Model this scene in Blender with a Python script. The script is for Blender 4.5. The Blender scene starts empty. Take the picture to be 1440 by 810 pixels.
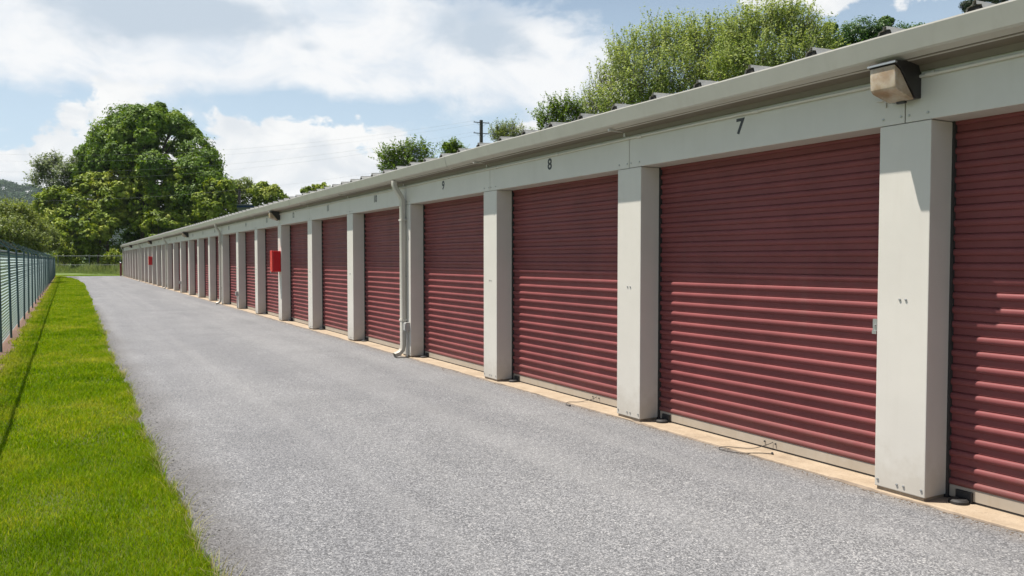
import bpy, bmesh, math, random
import numpy as np
from mathutils import Vector, Matrix

random.seed(7)
rng = np.random.default_rng(11)
R = math.radians
scene = bpy.context.scene
C = scene.collection

# ------------------------------------------------------------------ camera
CAM = Vector((-5.0, 0.0, 1.64))
YAW = R(29.2)                       # to the right of +Y, the run of the building
PITCH = math.atan(39.0 / 1120.0)
cam_d = bpy.data.cameras.new('camera')
cam_d.lens = 28.0
cam_d.sensor_width = 36.0
cam_d.clip_start = 0.05
cam_d.clip_end = 6000
cam = bpy.data.objects.new('camera', cam_d)
C.objects.link(cam)
cam.location = CAM
cam.rotation_euler = (math.pi / 2 - PITCH, 0, -YAW)
scene.camera = cam

# ------------------------------------------------------------------ view
vs = scene.view_settings
vs.view_transform = 'Standard'
vs.look = 'None'
vs.exposure = 0.78
vs.gamma = 1.0
vs.use_curve_mapping = False
scene.cycles.max_bounces = 8
scene.cycles.transparent_max_bounces = 12

# ------------------------------------------------------------------ sun
SUN_DIR = Vector((1.0, -0.78, -3.1)).normalized()       # the way light travels
sun_d = bpy.data.lights.new('sun', 'SUN')
sun_d.energy = 5.0
sun_d.angle = R(0.53)
sun_d.color = (1.0, 0.955, 0.88)
sun = bpy.data.objects.new('sun', sun_d)
C.objects.link(sun)
sun.rotation_euler = SUN_DIR.to_track_quat('-Z', 'Y').to_euler()

# ------------------------------------------------------------------ sky
world = bpy.data.worlds.new('World')
scene.world = world
world.use_nodes = True
world.cycles.sampling_method = 'MANUAL'
world.cycles.sample_map_resolution = 1024
wn = world.node_tree
wn.nodes.clear()


def MN(nt, op, a, b=None, c=None, clamp=False):
    n = nt.nodes.new('ShaderNodeMath')
    n.operation = op
    n.use_clamp = clamp
    for i, v in enumerate((a, b, c)):
        if v is None:
            continue
        if isinstance(v, (int, float)):
            n.inputs[i].default_value = v
        else:
            nt.links.new(v, n.inputs[i])
    return n.outputs[0]


def mixc(nt, fac, a, b):
    n = nt.nodes.new('ShaderNodeMix')
    n.data_type = 'RGBA'
    for s, v in ((n.inputs[0], fac), (n.inputs[6], a), (n.inputs[7], b)):
        if isinstance(v, (int, float)):
            s.default_value = v
        elif isinstance(v, tuple):
            s.default_value = v + (1.0,) if len(v) == 3 else v
        else:
            nt.links.new(v, s)
    return n.outputs[2]


def noise(nt, vec, scale, detail=4.0, rough=0.55, dist=0.0):
    n = nt.nodes.new('ShaderNodeTexNoise')
    n.inputs['Scale'].default_value = scale
    n.inputs['Detail'].default_value = detail
    n.inputs['Roughness'].default_value = rough
    n.inputs['Distortion'].default_value = dist
    if vec is not None:
        nt.links.new(vec, n.inputs['Vector'])
    return n.outputs['Fac']


def sstep(nt, v, lo, hi, a=0.0, b=1.0):
    n = nt.nodes.new('ShaderNodeMapRange')
    n.interpolation_type = 'SMOOTHSTEP'
    nt.links.new(v, n.inputs[0])
    n.inputs[1].default_value = lo
    n.inputs[2].default_value = hi
    n.inputs[3].default_value = a
    n.inputs[4].default_value = b
    return n.outputs[0]


def build_sky():
    nt = wn
    sky = nt.nodes.new('ShaderNodeTexSky')
    sky.sky_type = 'NISHITA'
    sky.sun_disc = False
    sky.sun_elevation = math.asin(-SUN_DIR.z)
    sky.sun_rotation = math.atan2(-SUN_DIR.x, -SUN_DIR.y)
    sky.altitude = 120
    sky.air_density = 1.0
    sky.dust_density = 1.2
    sky.ozone_density = 1.0
    tc = nt.nodes.new('ShaderNodeTexCoord')
    sep = nt.nodes.new('ShaderNodeSeparateXYZ')
    nt.links.new(tc.outputs['Generated'], sep.inputs[0])
    x, y, z = sep.outputs
    az = MN(nt, 'MULTIPLY', MN(nt, 'ARCTAN2', x, y), 180 / math.pi)
    el = MN(nt, 'MULTIPLY', MN(nt, 'ARCSINE', z), 180 / math.pi)
    # cumulus standing over the horizon: noise on the direction itself, squeezed flat
    mp = nt.nodes.new('ShaderNodeMapping')
    mp.inputs['Scale'].default_value = (1, 1, 1.7)
    nt.links.new(tc.outputs['Generated'], mp.inputs[0])
    v1 = mp.outputs[0]
    n_big = noise(nt, v1, 4.5, 2.0, 0.5)
    n_puff = noise(nt, v1, 17.0, 9.0, 0.56, 0.25)

    def blob(a0, e0, sa, se, w):
        da = MN(nt, 'DIVIDE', MN(nt, 'SUBTRACT', az, a0), sa)
        de = MN(nt, 'DIVIDE', MN(nt, 'SUBTRACT', el, e0), se)
        q = MN(nt, 'ADD', MN(nt, 'MULTIPLY', da, da), MN(nt, 'MULTIPLY', de, de))
        return MN(nt, 'MULTIPLY', MN(nt, 'EXPONENT', MN(nt, 'MULTIPLY', q, -1.0)), w)

    def total(lst):
        s = lst[0]
        for t in lst[1:]:
            s = MN(nt, 'ADD', s, t)
        return s
    band = sstep(nt, el, 13.0, 5.0)            # cumulus sit low over the horizon all round
    covA = total([
        MN(nt, 'MULTIPLY', n_big, 0.30), MN(nt, 'MULTIPLY', band, 0.10),
        blob(14.0, 4.4, 8.0, 4.6, .62), blob(18.5, 5.0, 4.5, 4.0, .25), blob(9.5, 6.2, 2.6, 3.2, .28),
        blob(2.5, 8.0, 2.8, 4.2, .48), blob(-3.0, 4.0, 5.5, 3.6, .50), blob(30.5, 8.6, 1.6, 1.8, .55),
        blob(48.0, 17.6, 4.5, 2.0, .5), blob(56, 17.0, 4.0, 3.0, .3), blob(-28, 6, 10, 4, .4), blob(75, 6, 12, 4, .4),
        blob(27.5, 11.8, 3.0, .7, -.12)])
    a = MN(nt, 'ADD', covA, MN(nt, 'MULTIPLY', MN(nt, 'SUBTRACT', n_puff, 0.5), 1.15))
    maskA = sstep(nt, a, 0.42, 0.53)
    # the high sheet: noise on a flat layer overhead
    zz = MN(nt, 'ADD', MN(nt, 'MAXIMUM', z, 0.0), 0.07)
    cmb = nt.nodes.new('ShaderNodeCombineXYZ')
    nt.links.new(MN(nt, 'DIVIDE', x, zz), cmb.inputs[0])
    nt.links.new(MN(nt, 'DIVIDE', y, zz), cmb.inputs[1])
    v2 = cmb.outputs[0]
    n_sheet = noise(nt, v2, 0.55, 6.0, 0.55, 0.5)
    n_wisp = noise(nt, v1, 6.0, 7.0, 0.55, 0.4)
    covB = total([
        MN(nt, 'MULTIPLY', n_sheet, .55), MN(nt, 'MULTIPLY', n_wisp, .75), MN(nt, 'MULTIPLY', MN(nt, 'SUBTRACT', n_puff, .5), .55),
        blob(4.0, 13.6, 14.0, 2.9, .50), blob(24, 14.6, 9.0, 3.6, .50), blob(33.5, 11.8, 4.6, 3.4, .42),
        blob(4.0, 17.5, 12.0, 3.0, .3), blob(38, 18, 5.5, 2.0, -.25), blob(44, 16, 6, 2.0, -.1), blob(18, 10.3, 8, 0.9, -.22), blob(-2, 9.3, 5, 0.9, -.12)])
    maskB = sstep(nt, covB, 0.64, 0.92)
    # grey bases of the thick parts of the sheet
    n_base = noise(nt, v1, 5.0, 4.0, 0.5, 0.3)
    thick = total([
        MN(nt, 'MULTIPLY', n_base, .55), MN(nt, 'MULTIPLY', MN(nt, 'SUBTRACT', n_wisp, .5), 1.0), MN(nt, 'MULTIPLY', MN(nt, 'SUBTRACT', n_puff, .5), .7),
        blob(3.5, 15.7, 6.5, 1.9, .62), blob(10.0, 16.2, 4.5, 1.3, .45), blob(26.3, 16.0, 4.6, 2.2, .66), blob(15.0, 14.4, 1.6, .45, .3),
        MN(nt, 'MULTIPLY', sstep(nt, el, 16.0, 24.0), .08)])
    grey = sstep(nt, thick, 0.40, 0.86)
    n_tex = noise(nt, v1, 9.0, 8.0, 0.62, 0.6)
    white = mixc(nt, sstep(nt, n_tex, 0.38, 0.66), (9.9, 10.0, 10.1), (7.7, 8.4, 9.2))
    colB = mixc(nt, grey, white, (5.9, 6.8, 7.8))
    n_shade = noise(nt, v1, 11.0, 6.0, 0.55, 0.5)
    colA = mixc(nt, sstep(nt, n_shade, 0.42, 0.70), (10.2, 10.2, 10.1), (8.0, 8.4, 8.8))
    # thin bright veil low down
    base = mixc(nt, sstep(nt, el, 32.0, 3.0, 0.0, 0.72), sky.outputs[0], (7.3, 9.1, 10.6))
    c1 = mixc(nt, maskB, base, colB)
    c2 = mixc(nt, maskA, c1, colA)
    bg = nt.nodes.new('ShaderNodeBackground')
    bg.inputs[1].default_value = 0.056
    nt.links.new(c2, bg.inputs[0])
    out = nt.nodes.new('ShaderNodeOutputWorld')
    nt.links.new(bg.outputs[0], out.inputs[0])


build_sky()

# ------------------------------------------------------------------ helpers


def at(px, py, Z):
    """point seen at photo pixel (1440 wide) at depth Z from the camera"""
    X = (px - 720.0) / 1120.0 * Z
    h = (365.5 - py) / 1120.0 * Z
    s, c = math.sin(YAW), math.cos(YAW)
    return Vector((CAM.x + X * c + Z * s, CAM.y - X * s + Z * c, CAM.z + h))


class MB:
    def __init__(self):
        self.v = []
        self.f = []

    def box(self, x0, x1, y0, y1, z0, z1):
        b = len(self.v)
        self.v += [(x0, y0, z0), (x1, y0, z0), (x1, y1, z0), (x0, y1, z0), (x0, y0, z1), (x1, y0, z1), (x1, y1, z1), (x0, y1, z1)]
        self.f += [tuple(b + i for i in q) for q in ((3, 2, 1, 0), (4, 5, 6, 7), (0, 1, 5, 4), (1, 2, 6, 5), (2, 3, 7, 6), (3, 0, 4, 7))]
        return self

    def extrude_y(self, prof, y0, y1, closed=True, caps=True):
        """profile of (x,z) points, swept along y"""
        b = len(self.v)
        n = len(prof)
        self.v += [(p[0], y0, p[1]) for p in prof] + [(p[0], y1, p[1]) for p in prof]
        for i in range(n if closed else n - 1):
            j = (i + 1) % n
            self.f.append((b + i, b + j, b + n + j, b + n + i))
        if closed and caps:
            self.f.append(tuple(b + i for i in reversed(range(n))))
            self.f.append(tuple(b + n + i for i in range(n)))
        return self

    def tube(self, pts, rad, n=8, cap=True):
        pts = [Vector(p) for p in pts]
        if not isinstance(rad, (list, tuple)):
            rad = [rad] * len(pts)
        b = len(self.v)
        prev = None
        for i, p in enumerate(pts):
            d = (pts[min(i + 1, len(pts) - 1)] - pts[max(i - 1, 0)]).normalized()
            if prev is None:
                u = d.orthogonal().normalized()
            else:
                u = (prev - d * prev.dot(d)).normalized()
            prev = u
            w = d.cross(u)
            for k in range(n):
                a = 2 * math.pi * k / n
                self.v.append(tuple(p + (u * math.cos(a) + w * math.sin(a)) * rad[i]))
        for i in range(len(pts) - 1):
            for k in range(n):
                k2 = (k + 1) % n
                self.f.append((b + i * n + k, b + i * n + k2, b + (i + 1) * n + k2, b + (i + 1) * n + k))
        if cap:
            self.f.append(tuple(b + k for k in reversed(range(n))))
            self.f.append(tuple(b + (len(pts) - 1) * n + k for k in range(n)))
        return self

    def mesh(self, name, mat, smooth=False, bevel=0.0):
        me = bpy.data.meshes.new(name)
        me.from_pydata(self.v, [], self.f)
        me.update()
        if bevel:
            bm = bmesh.new()
            bm.from_mesh(me)
            bmesh.ops.bevel(bm, geom=[e for e in bm.edges if len(e.link_faces) == 2 and e.calc_face_angle(0) > 0.6], offset=bevel, segments=2, affect='EDGES', profile=0.6)
            bm.to_mesh(me)
            bm.free()
        if mat:
            me.materials.append(mat)
        if smooth:
            me.polygons.foreach_set('use_smooth', [True] * len(me.polygons))
            try:
                me.set_sharp_from_angle(angle=R(35))
            except Exception:
                pass
        return me


def link(name, me, parent=None, loc=(0, 0, 0), rot=None):
    o = bpy.data.objects.new(name, me)
    C.objects.link(o)
    o.location = loc
    if rot:
        o.rotation_euler = rot
    if parent:
        o.parent = parent
    return o


def tag(o, label=None, cat=None, group=None, kind=None):
    if label:
        o['label'] = label
    if cat:
        o['category'] = cat
    if group:
        o['group'] = group
    if kind:
        o['kind'] = kind
    return o


def thing(name, label, cat, loc=(0, 0, 0), group=None):
    o = bpy.data.objects.new(name, None)
    o.empty_display_size = 0.2
    C.objects.link(o)
    o.location = loc
    return tag(o, label, cat, group)


# ------------------------------------------------------------------ materials
def new_mat(name):
    m = bpy.data.materials.new(name)
    m.use_nodes = True
    nt = m.node_tree
    b = nt.nodes['Principled BSDF']
    return m, nt, b


def objcoord(nt):
    tc = nt.nodes.new('ShaderNodeTexCoord')
    return tc.outputs['Object']


def geopos(nt):
    g = nt.nodes.new('ShaderNodeNewGeometry')
    return g.outputs['Position']


def mapped(nt, vec, scale):
    mp = nt.nodes.new('ShaderNodeMapping')
    mp.inputs['Scale'].default_value = scale
    nt.links.new(vec, mp.inputs[0])
    return mp.outputs[0]


def bump(nt, b, h, strength, dist=0.01):
    n = nt.nodes.new('ShaderNodeBump')
    n.inputs['Strength'].default_value = strength
    n.inputs['Distance'].default_value = dist
    nt.links.new(h, n.inputs['Height'])
    nt.links.new(n.outputs[0], b.inputs['Normal'])


def paint(name, col, rough=0.45, var=0.12, dirt=(0.25, 0.2, 0.14), dirt_amt=0.15, streak=True, metallic=0.0, bumpy=0.05, scale=1.0):
    """weathered sheet-metal paint: slight tone drift, dirt streaks, orange peel and dents"""
    m, nt, b = new_mat(name)
    p = geopos(nt)
    n1 = noise(nt, p, 2.2 * scale, 5, 0.6)
    lo = tuple(c * (1 - var) for c in col)
    hi = tuple(min(1, c * (1 + var)) for c in col)
    c = mixc(nt, sstep(nt, n1, 0.3, 0.7), lo, hi)
    sv = mapped(nt, p, (9 * scale, 9 * scale, 0.8 * scale)) if streak else p
    n2 = noise(nt, sv, 1.0 if streak else 6.0, 6, 0.65)
    c = mixc(nt, MN(nt, 'MULTIPLY', sstep(nt, n2, 0.5, 0.78), dirt_amt), c, dirt)
    spz = nt.nodes.new('ShaderNodeSeparateXYZ')
    nt.links.new(p, spz.inputs[0])
    low = sstep(nt, MN(nt, 'ADD', spz.outputs[2], MN(nt, 'MULTIPLY', noise(nt, p, 7.0, 6, 0.7), -0.7)), 0.05, -0.30)
    c = mixc(nt, MN(nt, 'MULTIPLY', low, 0.4), c, dirt)
    drift = noise(nt, mapped(nt, p, (0.5, 0.33, 0.5)), 1.0, 2, 0.5)
    c = mixc(nt, MN(nt, 'MULTIPLY', sstep(nt, drift, 0.35, 0.7), 0.08), c, tuple(min(1.0, q * 1.3 + 0.01) for q in col))
    nt.links.new(c, b.inputs['Base Color'])
    r = MN(nt, 'ADD', rough - 0.08, MN(nt, 'MULTIPLY', n2, 0.2))
    nt.links.new(r, b.inputs['Roughness'])
    b.inputs['Metallic'].default_value = metallic
    if bumpy:
        bump(nt, b, noise(nt, p, 3.5 * scale, 3, 0.5), bumpy, 0.03)
    return m


def plain(name, col, rough=0.6, metallic=0.0, var=0.1, scale=8.0):
    m, nt, b = new_mat(name)
    p = geopos(nt)
    n1 = noise(nt, p, scale, 4, 0.6)
    c = mixc(nt, n1, tuple(x * (1 - 2 * var) for x in col), tuple(min(1, x * (1 + 2 * var)) for x in col))
    nt.links.new(c, b.inputs['Base Color'])
    b.inputs['Roughness'].default_value = rough
    b.inputs['Metallic'].default_value = metallic
    return m


def asphalt_mat():
    m, nt, b = new_mat('worn_asphalt')
    p = geopos(nt)
    vo = nt.nodes.new('ShaderNodeTexVoronoi')
    vo.inputs['Scale'].default_value = 125
    nt.links.new(p, vo.inputs['Vector'])
    sep = nt.nodes.new('ShaderNodeSeparateColor')
    nt.links.new(vo.outputs['Color'], sep.inputs[0])
    v = sep.outputs[0]
    w = sep.outputs[1]
    vo2 = nt.nodes.new('ShaderNodeTexVoronoi')
    vo2.inputs['Scale'].default_value = 70
    nt.links.new(p, vo2.inputs['Vector'])
    sep2 = nt.nodes.new('ShaderNodeSeparateColor')
    nt.links.new(vo2.outputs['Color'], sep2.inputs[0])
    st = mixc(nt, sstep(nt, v, 0.0, 1.0), (0.066, 0.067, 0.071), (0.222, 0.222, 0.227))
    st = mixc(nt, sstep(nt, w, 0.9, 1.0), st, (0.36, 0.355, 0.35))
    st = mixc(nt, MN(nt, 'MULTIPLY', sstep(nt, sep2.outputs[0], 0.9, 0.97), 0.6), st, (0.33, 0.325, 0.32))
    st = mixc(nt, MN(nt, 'MULTIPLY', sstep(nt, sep2.outputs[1], 0.88, 0.98), 0.6), st, (0.055, 0.054, 0.056))
    # binder between the stones
    st = mixc(nt, MN(nt, 'MULTIPLY', sstep(nt, vo.outputs['Distance'], 0.45, 0.75), 0.4), st, (0.085, 0.085, 0.088))
    # tyre-polished lanes and patchy weathering
    n1 = noise(nt, mapped(nt, p, (0.8, 0.16, 1)), 1.0, 5, 0.6, 0.3)
    n2 = noise(nt, p, 0.9, 6, 0.65)
    tone = mixc(nt, sstep(nt, n1, 0.3, 0.7), (0.90, 0.90, 0.915), (1.10, 1.095, 1.09))
    tone2 = mixc(nt, sstep(nt, n2, 0.3, 0.72), (0.92, 0.92, 0.92), (1.08, 1.08, 1.08))

    def mul(a, c):
        n = nt.nodes.new('ShaderNodeMix')
        n.data_type = 'RGBA'
        n.blend_type = 'MULTIPLY'
        n.inputs[0].default_value = 1.0
        nt.links.new(a, n.inputs[6])
        nt.links.new(c, n.inputs[7])
        return n.outputs[2]
    c = mul(mul(st, tone), tone2)
    lane = noise(nt, mapped(nt, p, (1.5, 0.02, 1)), 1.0, 2, 0.5, 0.2)
    c = mixc(nt, MN(nt, 'MULTIPLY', sstep(nt, lane, 0.48, 0.68), 0.22), c, (0.235, 0.232, 0.23))
    vs_ = nt.nodes.new('ShaderNodeTexVoronoi')
    vs_.inputs['Scale'].default_value = 0.42
    nt.links.new(p, vs_.inputs['Vector'])
    sd = MN(nt, 'ADD', vs_.outputs['Distance'], MN(nt, 'MULTIPLY', MN(nt, 'SUBTRACT', noise(nt, p, 6.0, 5, 0.65), 0.5), 0.16))
    c = mixc(nt, MN(nt, 'MULTIPLY', sstep(nt, sd, 0.10, 0.03), 0.30), c, (0.075, 0.073, 0.072))
    c = mixc(nt, MN(nt, 'MULTIPLY', sstep(nt, noise(nt, p, 0.33, 4, 0.6, 0.4), 0.5, 0.72), 0.20), c, (0.095, 0.095, 0.098))
    # damp dirt washed along the slab; dirt plus painted edge shadow by the lawn
    sp = nt.nodes.new('ShaderNodeSeparateXYZ')
    nt.links.new(p, sp.inputs[0])
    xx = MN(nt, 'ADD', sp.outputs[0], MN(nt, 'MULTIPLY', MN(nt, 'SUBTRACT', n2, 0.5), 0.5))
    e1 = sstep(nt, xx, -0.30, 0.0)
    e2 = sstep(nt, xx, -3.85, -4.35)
    c = mixc(nt, MN(nt, 'MULTIPLY', e1, 0.35), c, (0.16, 0.13, 0.10))
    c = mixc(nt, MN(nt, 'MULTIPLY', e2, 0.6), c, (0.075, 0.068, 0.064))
    nt.links.new(c, b.inputs['Base Color'])
    b.inputs['Roughness'].default_value = 0.85
    h = MN(nt, 'SUBTRACT', MN(nt, 'MULTIPLY', v, 0.6), MN(nt, 'MULTIPLY', vo.outputs['Distance'], 1.0))
    bump(nt, b, h, 0.4, 0.005)
    return m


def concrete_mat(name, c1, c2, dirt):
    m, nt, b = new_mat(name)
    p = geopos(nt)
    n1 = noise(nt, p, 5, 8, 0.65)
    n2 = noise(nt, p, 38, 5, 0.7)
    c = mixc(nt, sstep(nt, n1, 0.3, 0.7), c1, c2)
    c = mixc(nt, MN(nt, 'MULTIPLY', sstep(nt, n2, 0.52, 0.75), 0.5), c, dirt)
    c = mixc(nt, MN(nt, 'MULTIPLY', sstep(nt, noise(nt, p, 1.7, 5, 0.7), 0.52, 0.72), 0.55), c, dirt)
    nt.links.new(c, b.inputs['Base Color'])
    b.inputs['Roughness'].default_value = 0.9
    bump(nt, b, n2, 0.5, 0.01)
    return m


def ground_mat(name, a, c, d, scale=1.0):
    m, nt, b = new_mat(name)
    p = geopos(nt)
    n1 = noise(nt, p, 0.5 * scale, 8, 0.65)
    n2 = noise(nt, p, 24 * scale, 6, 0.7)
    col = mixc(nt, sstep(nt, n1, 0.3, 0.7), a, c)
    col = mixc(nt, sstep(nt, n2, 0.45, 0.75), col, d)
    nt.links.new(col, b.inputs['Base Color'])
    b.inputs['Roughness'].default_value = 0.95
    bump(nt, b, n2, 0.8, 0.03)
    return m


def leaf_mat(name, dark, mid, light, trans=0.35, rough=0.5, spec=0.35):
    """leaf colour differs from leaf to leaf ('tint' 0..1); some light passes through the blade"""
    m, nt, b = new_mat(name)
    at_ = nt.nodes.new('ShaderNodeAttribute')
    at_.attribute_name = 'tint'
    t = at_.outputs['Fac']
    c = mixc(nt, sstep(nt, t, 0.0, 0.55), dark, mid)
    c = mixc(nt, sstep(nt, t, 0.5, 1.0), c, light)
    nt.links.new(c, b.inputs['Base Color'])
    b.inputs['Roughness'].default_value = rough
    b.inputs['Specular IOR Level'].default_value = spec
    tr = nt.nodes.new('ShaderNodeBsdfTranslucent')
    hs = nt.nodes.new('ShaderNodeHueSaturation')
    hs.inputs['Hue'].default_value = 0.485
    hs.inputs['Saturation'].default_value = 1.1
    hs.inputs['Value'].default_value = 1.25
    nt.links.new(c, hs.inputs['Color'])
    nt.links.new(hs.outputs[0], tr.inputs[0])
    mx = nt.nodes.new('ShaderNodeMixShader')
    mx.inputs[0].default_value = trans
    nt.links.new(b.outputs[0], mx.inputs[1])
    nt.links.new(tr.outputs[0], mx.inputs[2])
    nt.links.new(mx.outputs[0], nt.nodes['Material Output'].inputs['Surface'])
    return m


M = {}
M['wall'] = paint('cream_wall_paint', (0.575, 0.542, 0.487), 0.42, 0.03, (0.38, 0.33, 0.26), 0.09)
M['gutter'] = paint('gutter_paint', (0.47, 0.445, 0.40), 0.38, 0.04, (0.32, 0.28, 0.22), 0.22)
M['trim'] = paint('trim_paint', (0.16, 0.135, 0.10), 0.5, 0.05, (0.2, 0.16, 0.1), 0.3)
M['pipe'] = paint('downpipe_paint', (0.50, 0.47, 0.41), 0.4, 0.05, (0.28, 0.23, 0.17), 0.25)
M['door'] = paint('door_red_paint', (0.188, 0.055, 0.055), 0.48, 0.10, (0.16, 0.085, 0.075), 0.3, bumpy=0.12)
M['door'].node_tree.nodes['Principled BSDF'].inputs['Specular IOR Level'].default_value = 0.18
M['bar'] = paint('bottom_bar_paint', (0.42, 0.375, 0.32), 0.5, 0.08, (0.30, 0.23, 0.15), 0.45)
M['rubber'] = plain('black_rubber', (0.02, 0.018, 0.017), 0.7)
M['dark'] = plain('dark_gap', (0.03, 0.026, 0.024), 0.8)
M['number'] = plain('number_vinyl', (0.035, 0.037, 0.04), 0.5)
M['roof'] = plain('roof_sheet', (0.46, 0.45, 0.42), 0.4, 0.35, 0.08, 2.0)
M['seam'] = plain('roof_seam_sheet', (0.52, 0.50, 0.46), 0.6, 0.0, 0.15, 9.0)
M['bronze'] = plain('lamp_bronze', (0.030, 0.026, 0.024), 0.45, 0.2)
M['steel'] = plain('galvanised_steel', (0.42, 0.42, 0.41), 0.38, 0.75, 0.1)
M['rail_steel'] = plain('dull_rail_steel', (0.20, 0.215, 0.205), 0.6, 0.3, 0.1)
M['grey_box'] = plain('grey_plastic_box', (0.36, 0.35, 0.33), 0.5)
M['red'] = plain('cabinet_red', (0.55, 0.012, 0.018), 0.28, 0.0, 0.05)
M['bollard'] = plain('bollard_maroon', (0.13, 0.018, 0.02), 0.55, 0.0, 0.15)
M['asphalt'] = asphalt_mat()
M['slab'] = concrete_mat('slab_concrete', (0.29, 0.22, 0.15), (0.355, 0.28, 0.20), (0.165, 0.12, 0.082))
M['slab_edge'] = concrete_mat('broken_slab_edge', (0.15, 0.115, 0.085), (0.23, 0.18, 0.135), (0.09, 0.07, 0.055))
M['soil'] = ground_mat('bare_soil', (0.13, 0.075, 0.05), (0.19, 0.115, 0.08), (0.09, 0.05, 0.035), 2.0)
M['lawn'] = ground_mat('lawn_thatch', (0.06, 0.09, 0.006), (0.075, 0.10, 0.008), (0.08, 0.075, 0.018), 1.5)
M['ground'] = ground_mat('meadow_ground', (0.075, 0.12, 0.012), (0.10, 0.145, 0.018), (0.06, 0.085, 0.015), 0.4)
M['hill_ground'] = ground_mat('wooded_hill_ground', (0.018, 0.042, 0.010), (0.028, 0.058, 0.014), (0.014, 0.03, 0.008), 0.05)
M['fence_post'] = plain('fence_post_green', (0.040, 0.085, 0.090), 0.45)
M['fence_wire'] = plain('fence_wire_green', (0.125, 0.205, 0.205), 0.4)
M['fence_rail'] = plain('fence_rail_green', (0.13, 0.18, 0.18), 0.42)
M['bark'] = plain('bark', (0.075, 0.058, 0.043), 0.9, 0, 0.3, 6)
M['bark_pale'] = plain('bark_pale', (0.16, 0.14, 0.115), 0.9, 0, 0.3, 6)
M['wood'] = plain('pole_wood', (0.05, 0.045, 0.042), 0.85, 0, 0.2, 5)
M['wire'] = plain('cable', (0.30, 0.31, 0.31), 0.5)
M['barbed'] = plain('barbed_wire', (0.06, 0.075, 0.08), 0.5, 0.3)
M['grass'] = leaf_mat('grass_blade', (0.070, 0.150, 0.003), (0.160, 0.274, 0.004), (0.33, 0.355, 0.05), 0.42, 0.6, 0.06)
M['edge_grass'] = leaf_mat('edge_grass_blade', (0.08, 0.135, 0.01), (0.17, 0.21, 0.03), (0.36, 0.33, 0.15), 0.3, .6, .1)
M['gravel'] = plain('grit_grey', (0.13, 0.125, 0.12), 0.9, 0, 0.35, 60)
M['litter'] = plain('litter_brown', (0.11, 0.075, 0.045), 0.9, 0, 0.35, 50)
M['tall_grass'] = leaf_mat('tall_grass_blade', (0.09, 0.14, 0.03), (0.17, 0.23, 0.06), (0.29, 0.31, 0.14), 0.4)
M['leaf_oak'] = leaf_mat('leaf_dark_green', (0.054, 0.105, 0.009), (0.122, 0.208, 0.018), (0.21, 0.295, 0.04), 0.30, .55, .2)
M['leaf_vine'] = leaf_mat('leaf_vine', (0.080, 0.125, 0.010), (0.210, 0.285, 0.022), (0.36, 0.40, 0.07), 0.28, .55, .2)
M['leaf_pale'] = leaf_mat('leaf_pale', (0.075, 0.11, 0.04), (0.15, 0.20, 0.075), (0.28, 0.32, 0.17), 0.35)
M['leaf_willow'] = leaf_mat('leaf_willow', (0.100, 0.150, 0.028), (0.215, 0.285, 0.065), (0.37, 0.42, 0.16), 0.45, .5, .3)
M['leaf_fine'] = leaf_mat('leaf_fine', (0.085, 0.12, 0.022), (0.165, 0.22, 0.042), (0.255, 0.30, 0.08), 0.42)
M['leaf_maple'] = leaf_mat('leaf_deep', (0.022, 0.058, 0.008), (0.046, 0.108, 0.014), (0.085, 0.155, 0.022), 0.34)
M['leaf_pine'] = leaf_mat('needle', (0.014, 0.030, 0.010), (0.026, 0.052, 0.016), (0.045, 0.08, 0.024), 0.15)
M['leaf_hill'] = leaf_mat('leaf_hill', (0.016, 0.042, 0.010), (0.029, 0.064, 0.016), (0.048, 0.09, 0.024), 0.2, .7, .05)


def lens_mat():
    m, nt, b = new_mat('lamp_glass')
    p = geopos(nt)
    n1 = noise(nt, p, 9, 5, 0.6)
    c = mixc(nt, sstep(nt, n1, 0.35, 0.65), (0.42, 0.30, 0.19), (0.60, 0.50, 0.38))
    nt.links.new(c, b.inputs['Base Color'])
    b.inputs['Roughness'].default_value = 0.22
    b.inputs['Transmission Weight'].default_value = 0.25
    b.inputs['Subsurface Weight'].default_value = 0.3
    b.inputs['Subsurface Radius'].default_value = (0.05, 0.04, 0.02)
    return m


M['lens'] = lens_mat()

# ------------------------------------------------------------------ layout of the storage row
S = 3.048                # one bay
Y0 = 3.27                # near corner of the pillar between door 7 and door 6
PW = 0.38                # pillar width
KA, KB = -2, 28          # pillars built
TOP = 0.016               # top of the concrete slab
HEAD = 2.575             # underside of the header
WALLTOP = 2.935
DOORX = 0.26
YA = Y0 + KA * S
YB = Y0 + KB * S + PW


def road_edge(y):
    pts = [(-30, -4.28), (0, -4.28), (8, -4.27), (16, -4.25), (26, -4.15), (44, -4.0), (62, -3.9), (74, -4.1), (82, -4.45), (89, -5.0), (94, -5.6)]
    for (a, xa), (b, xb) in zip(pts, pts[1:]):
        if a <= y <= b:
            t = (y - a) / (b - a)
            t = t * t * (3 - 2 * t)
            x = xa + (xb - xa) * t
            break
    else:
        x = pts[-1][1]
    k = y / 0.09
    i = math.floor(k)
    rn = lambda q: (math.sin(q * 127.1 + 3.3) * 43758.5453) % 1.0 - 0.5
    fr = k - i
    jag = (rn(i) * (1 - fr) + rn(i + 1) * fr) * 0.035
    k2 = y / 0.43
    i2 = math.floor(k2)
    f2 = (k2 - i2) ** 2 * (3 - 2 * (k2 - i2))
    jag += (rn(i2 + 777) * (1 - f2) + rn(i2 + 778) * f2) * 0.075
    return x + jag + 0.02 * math.sin(y * 0.7) - 0.07


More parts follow.
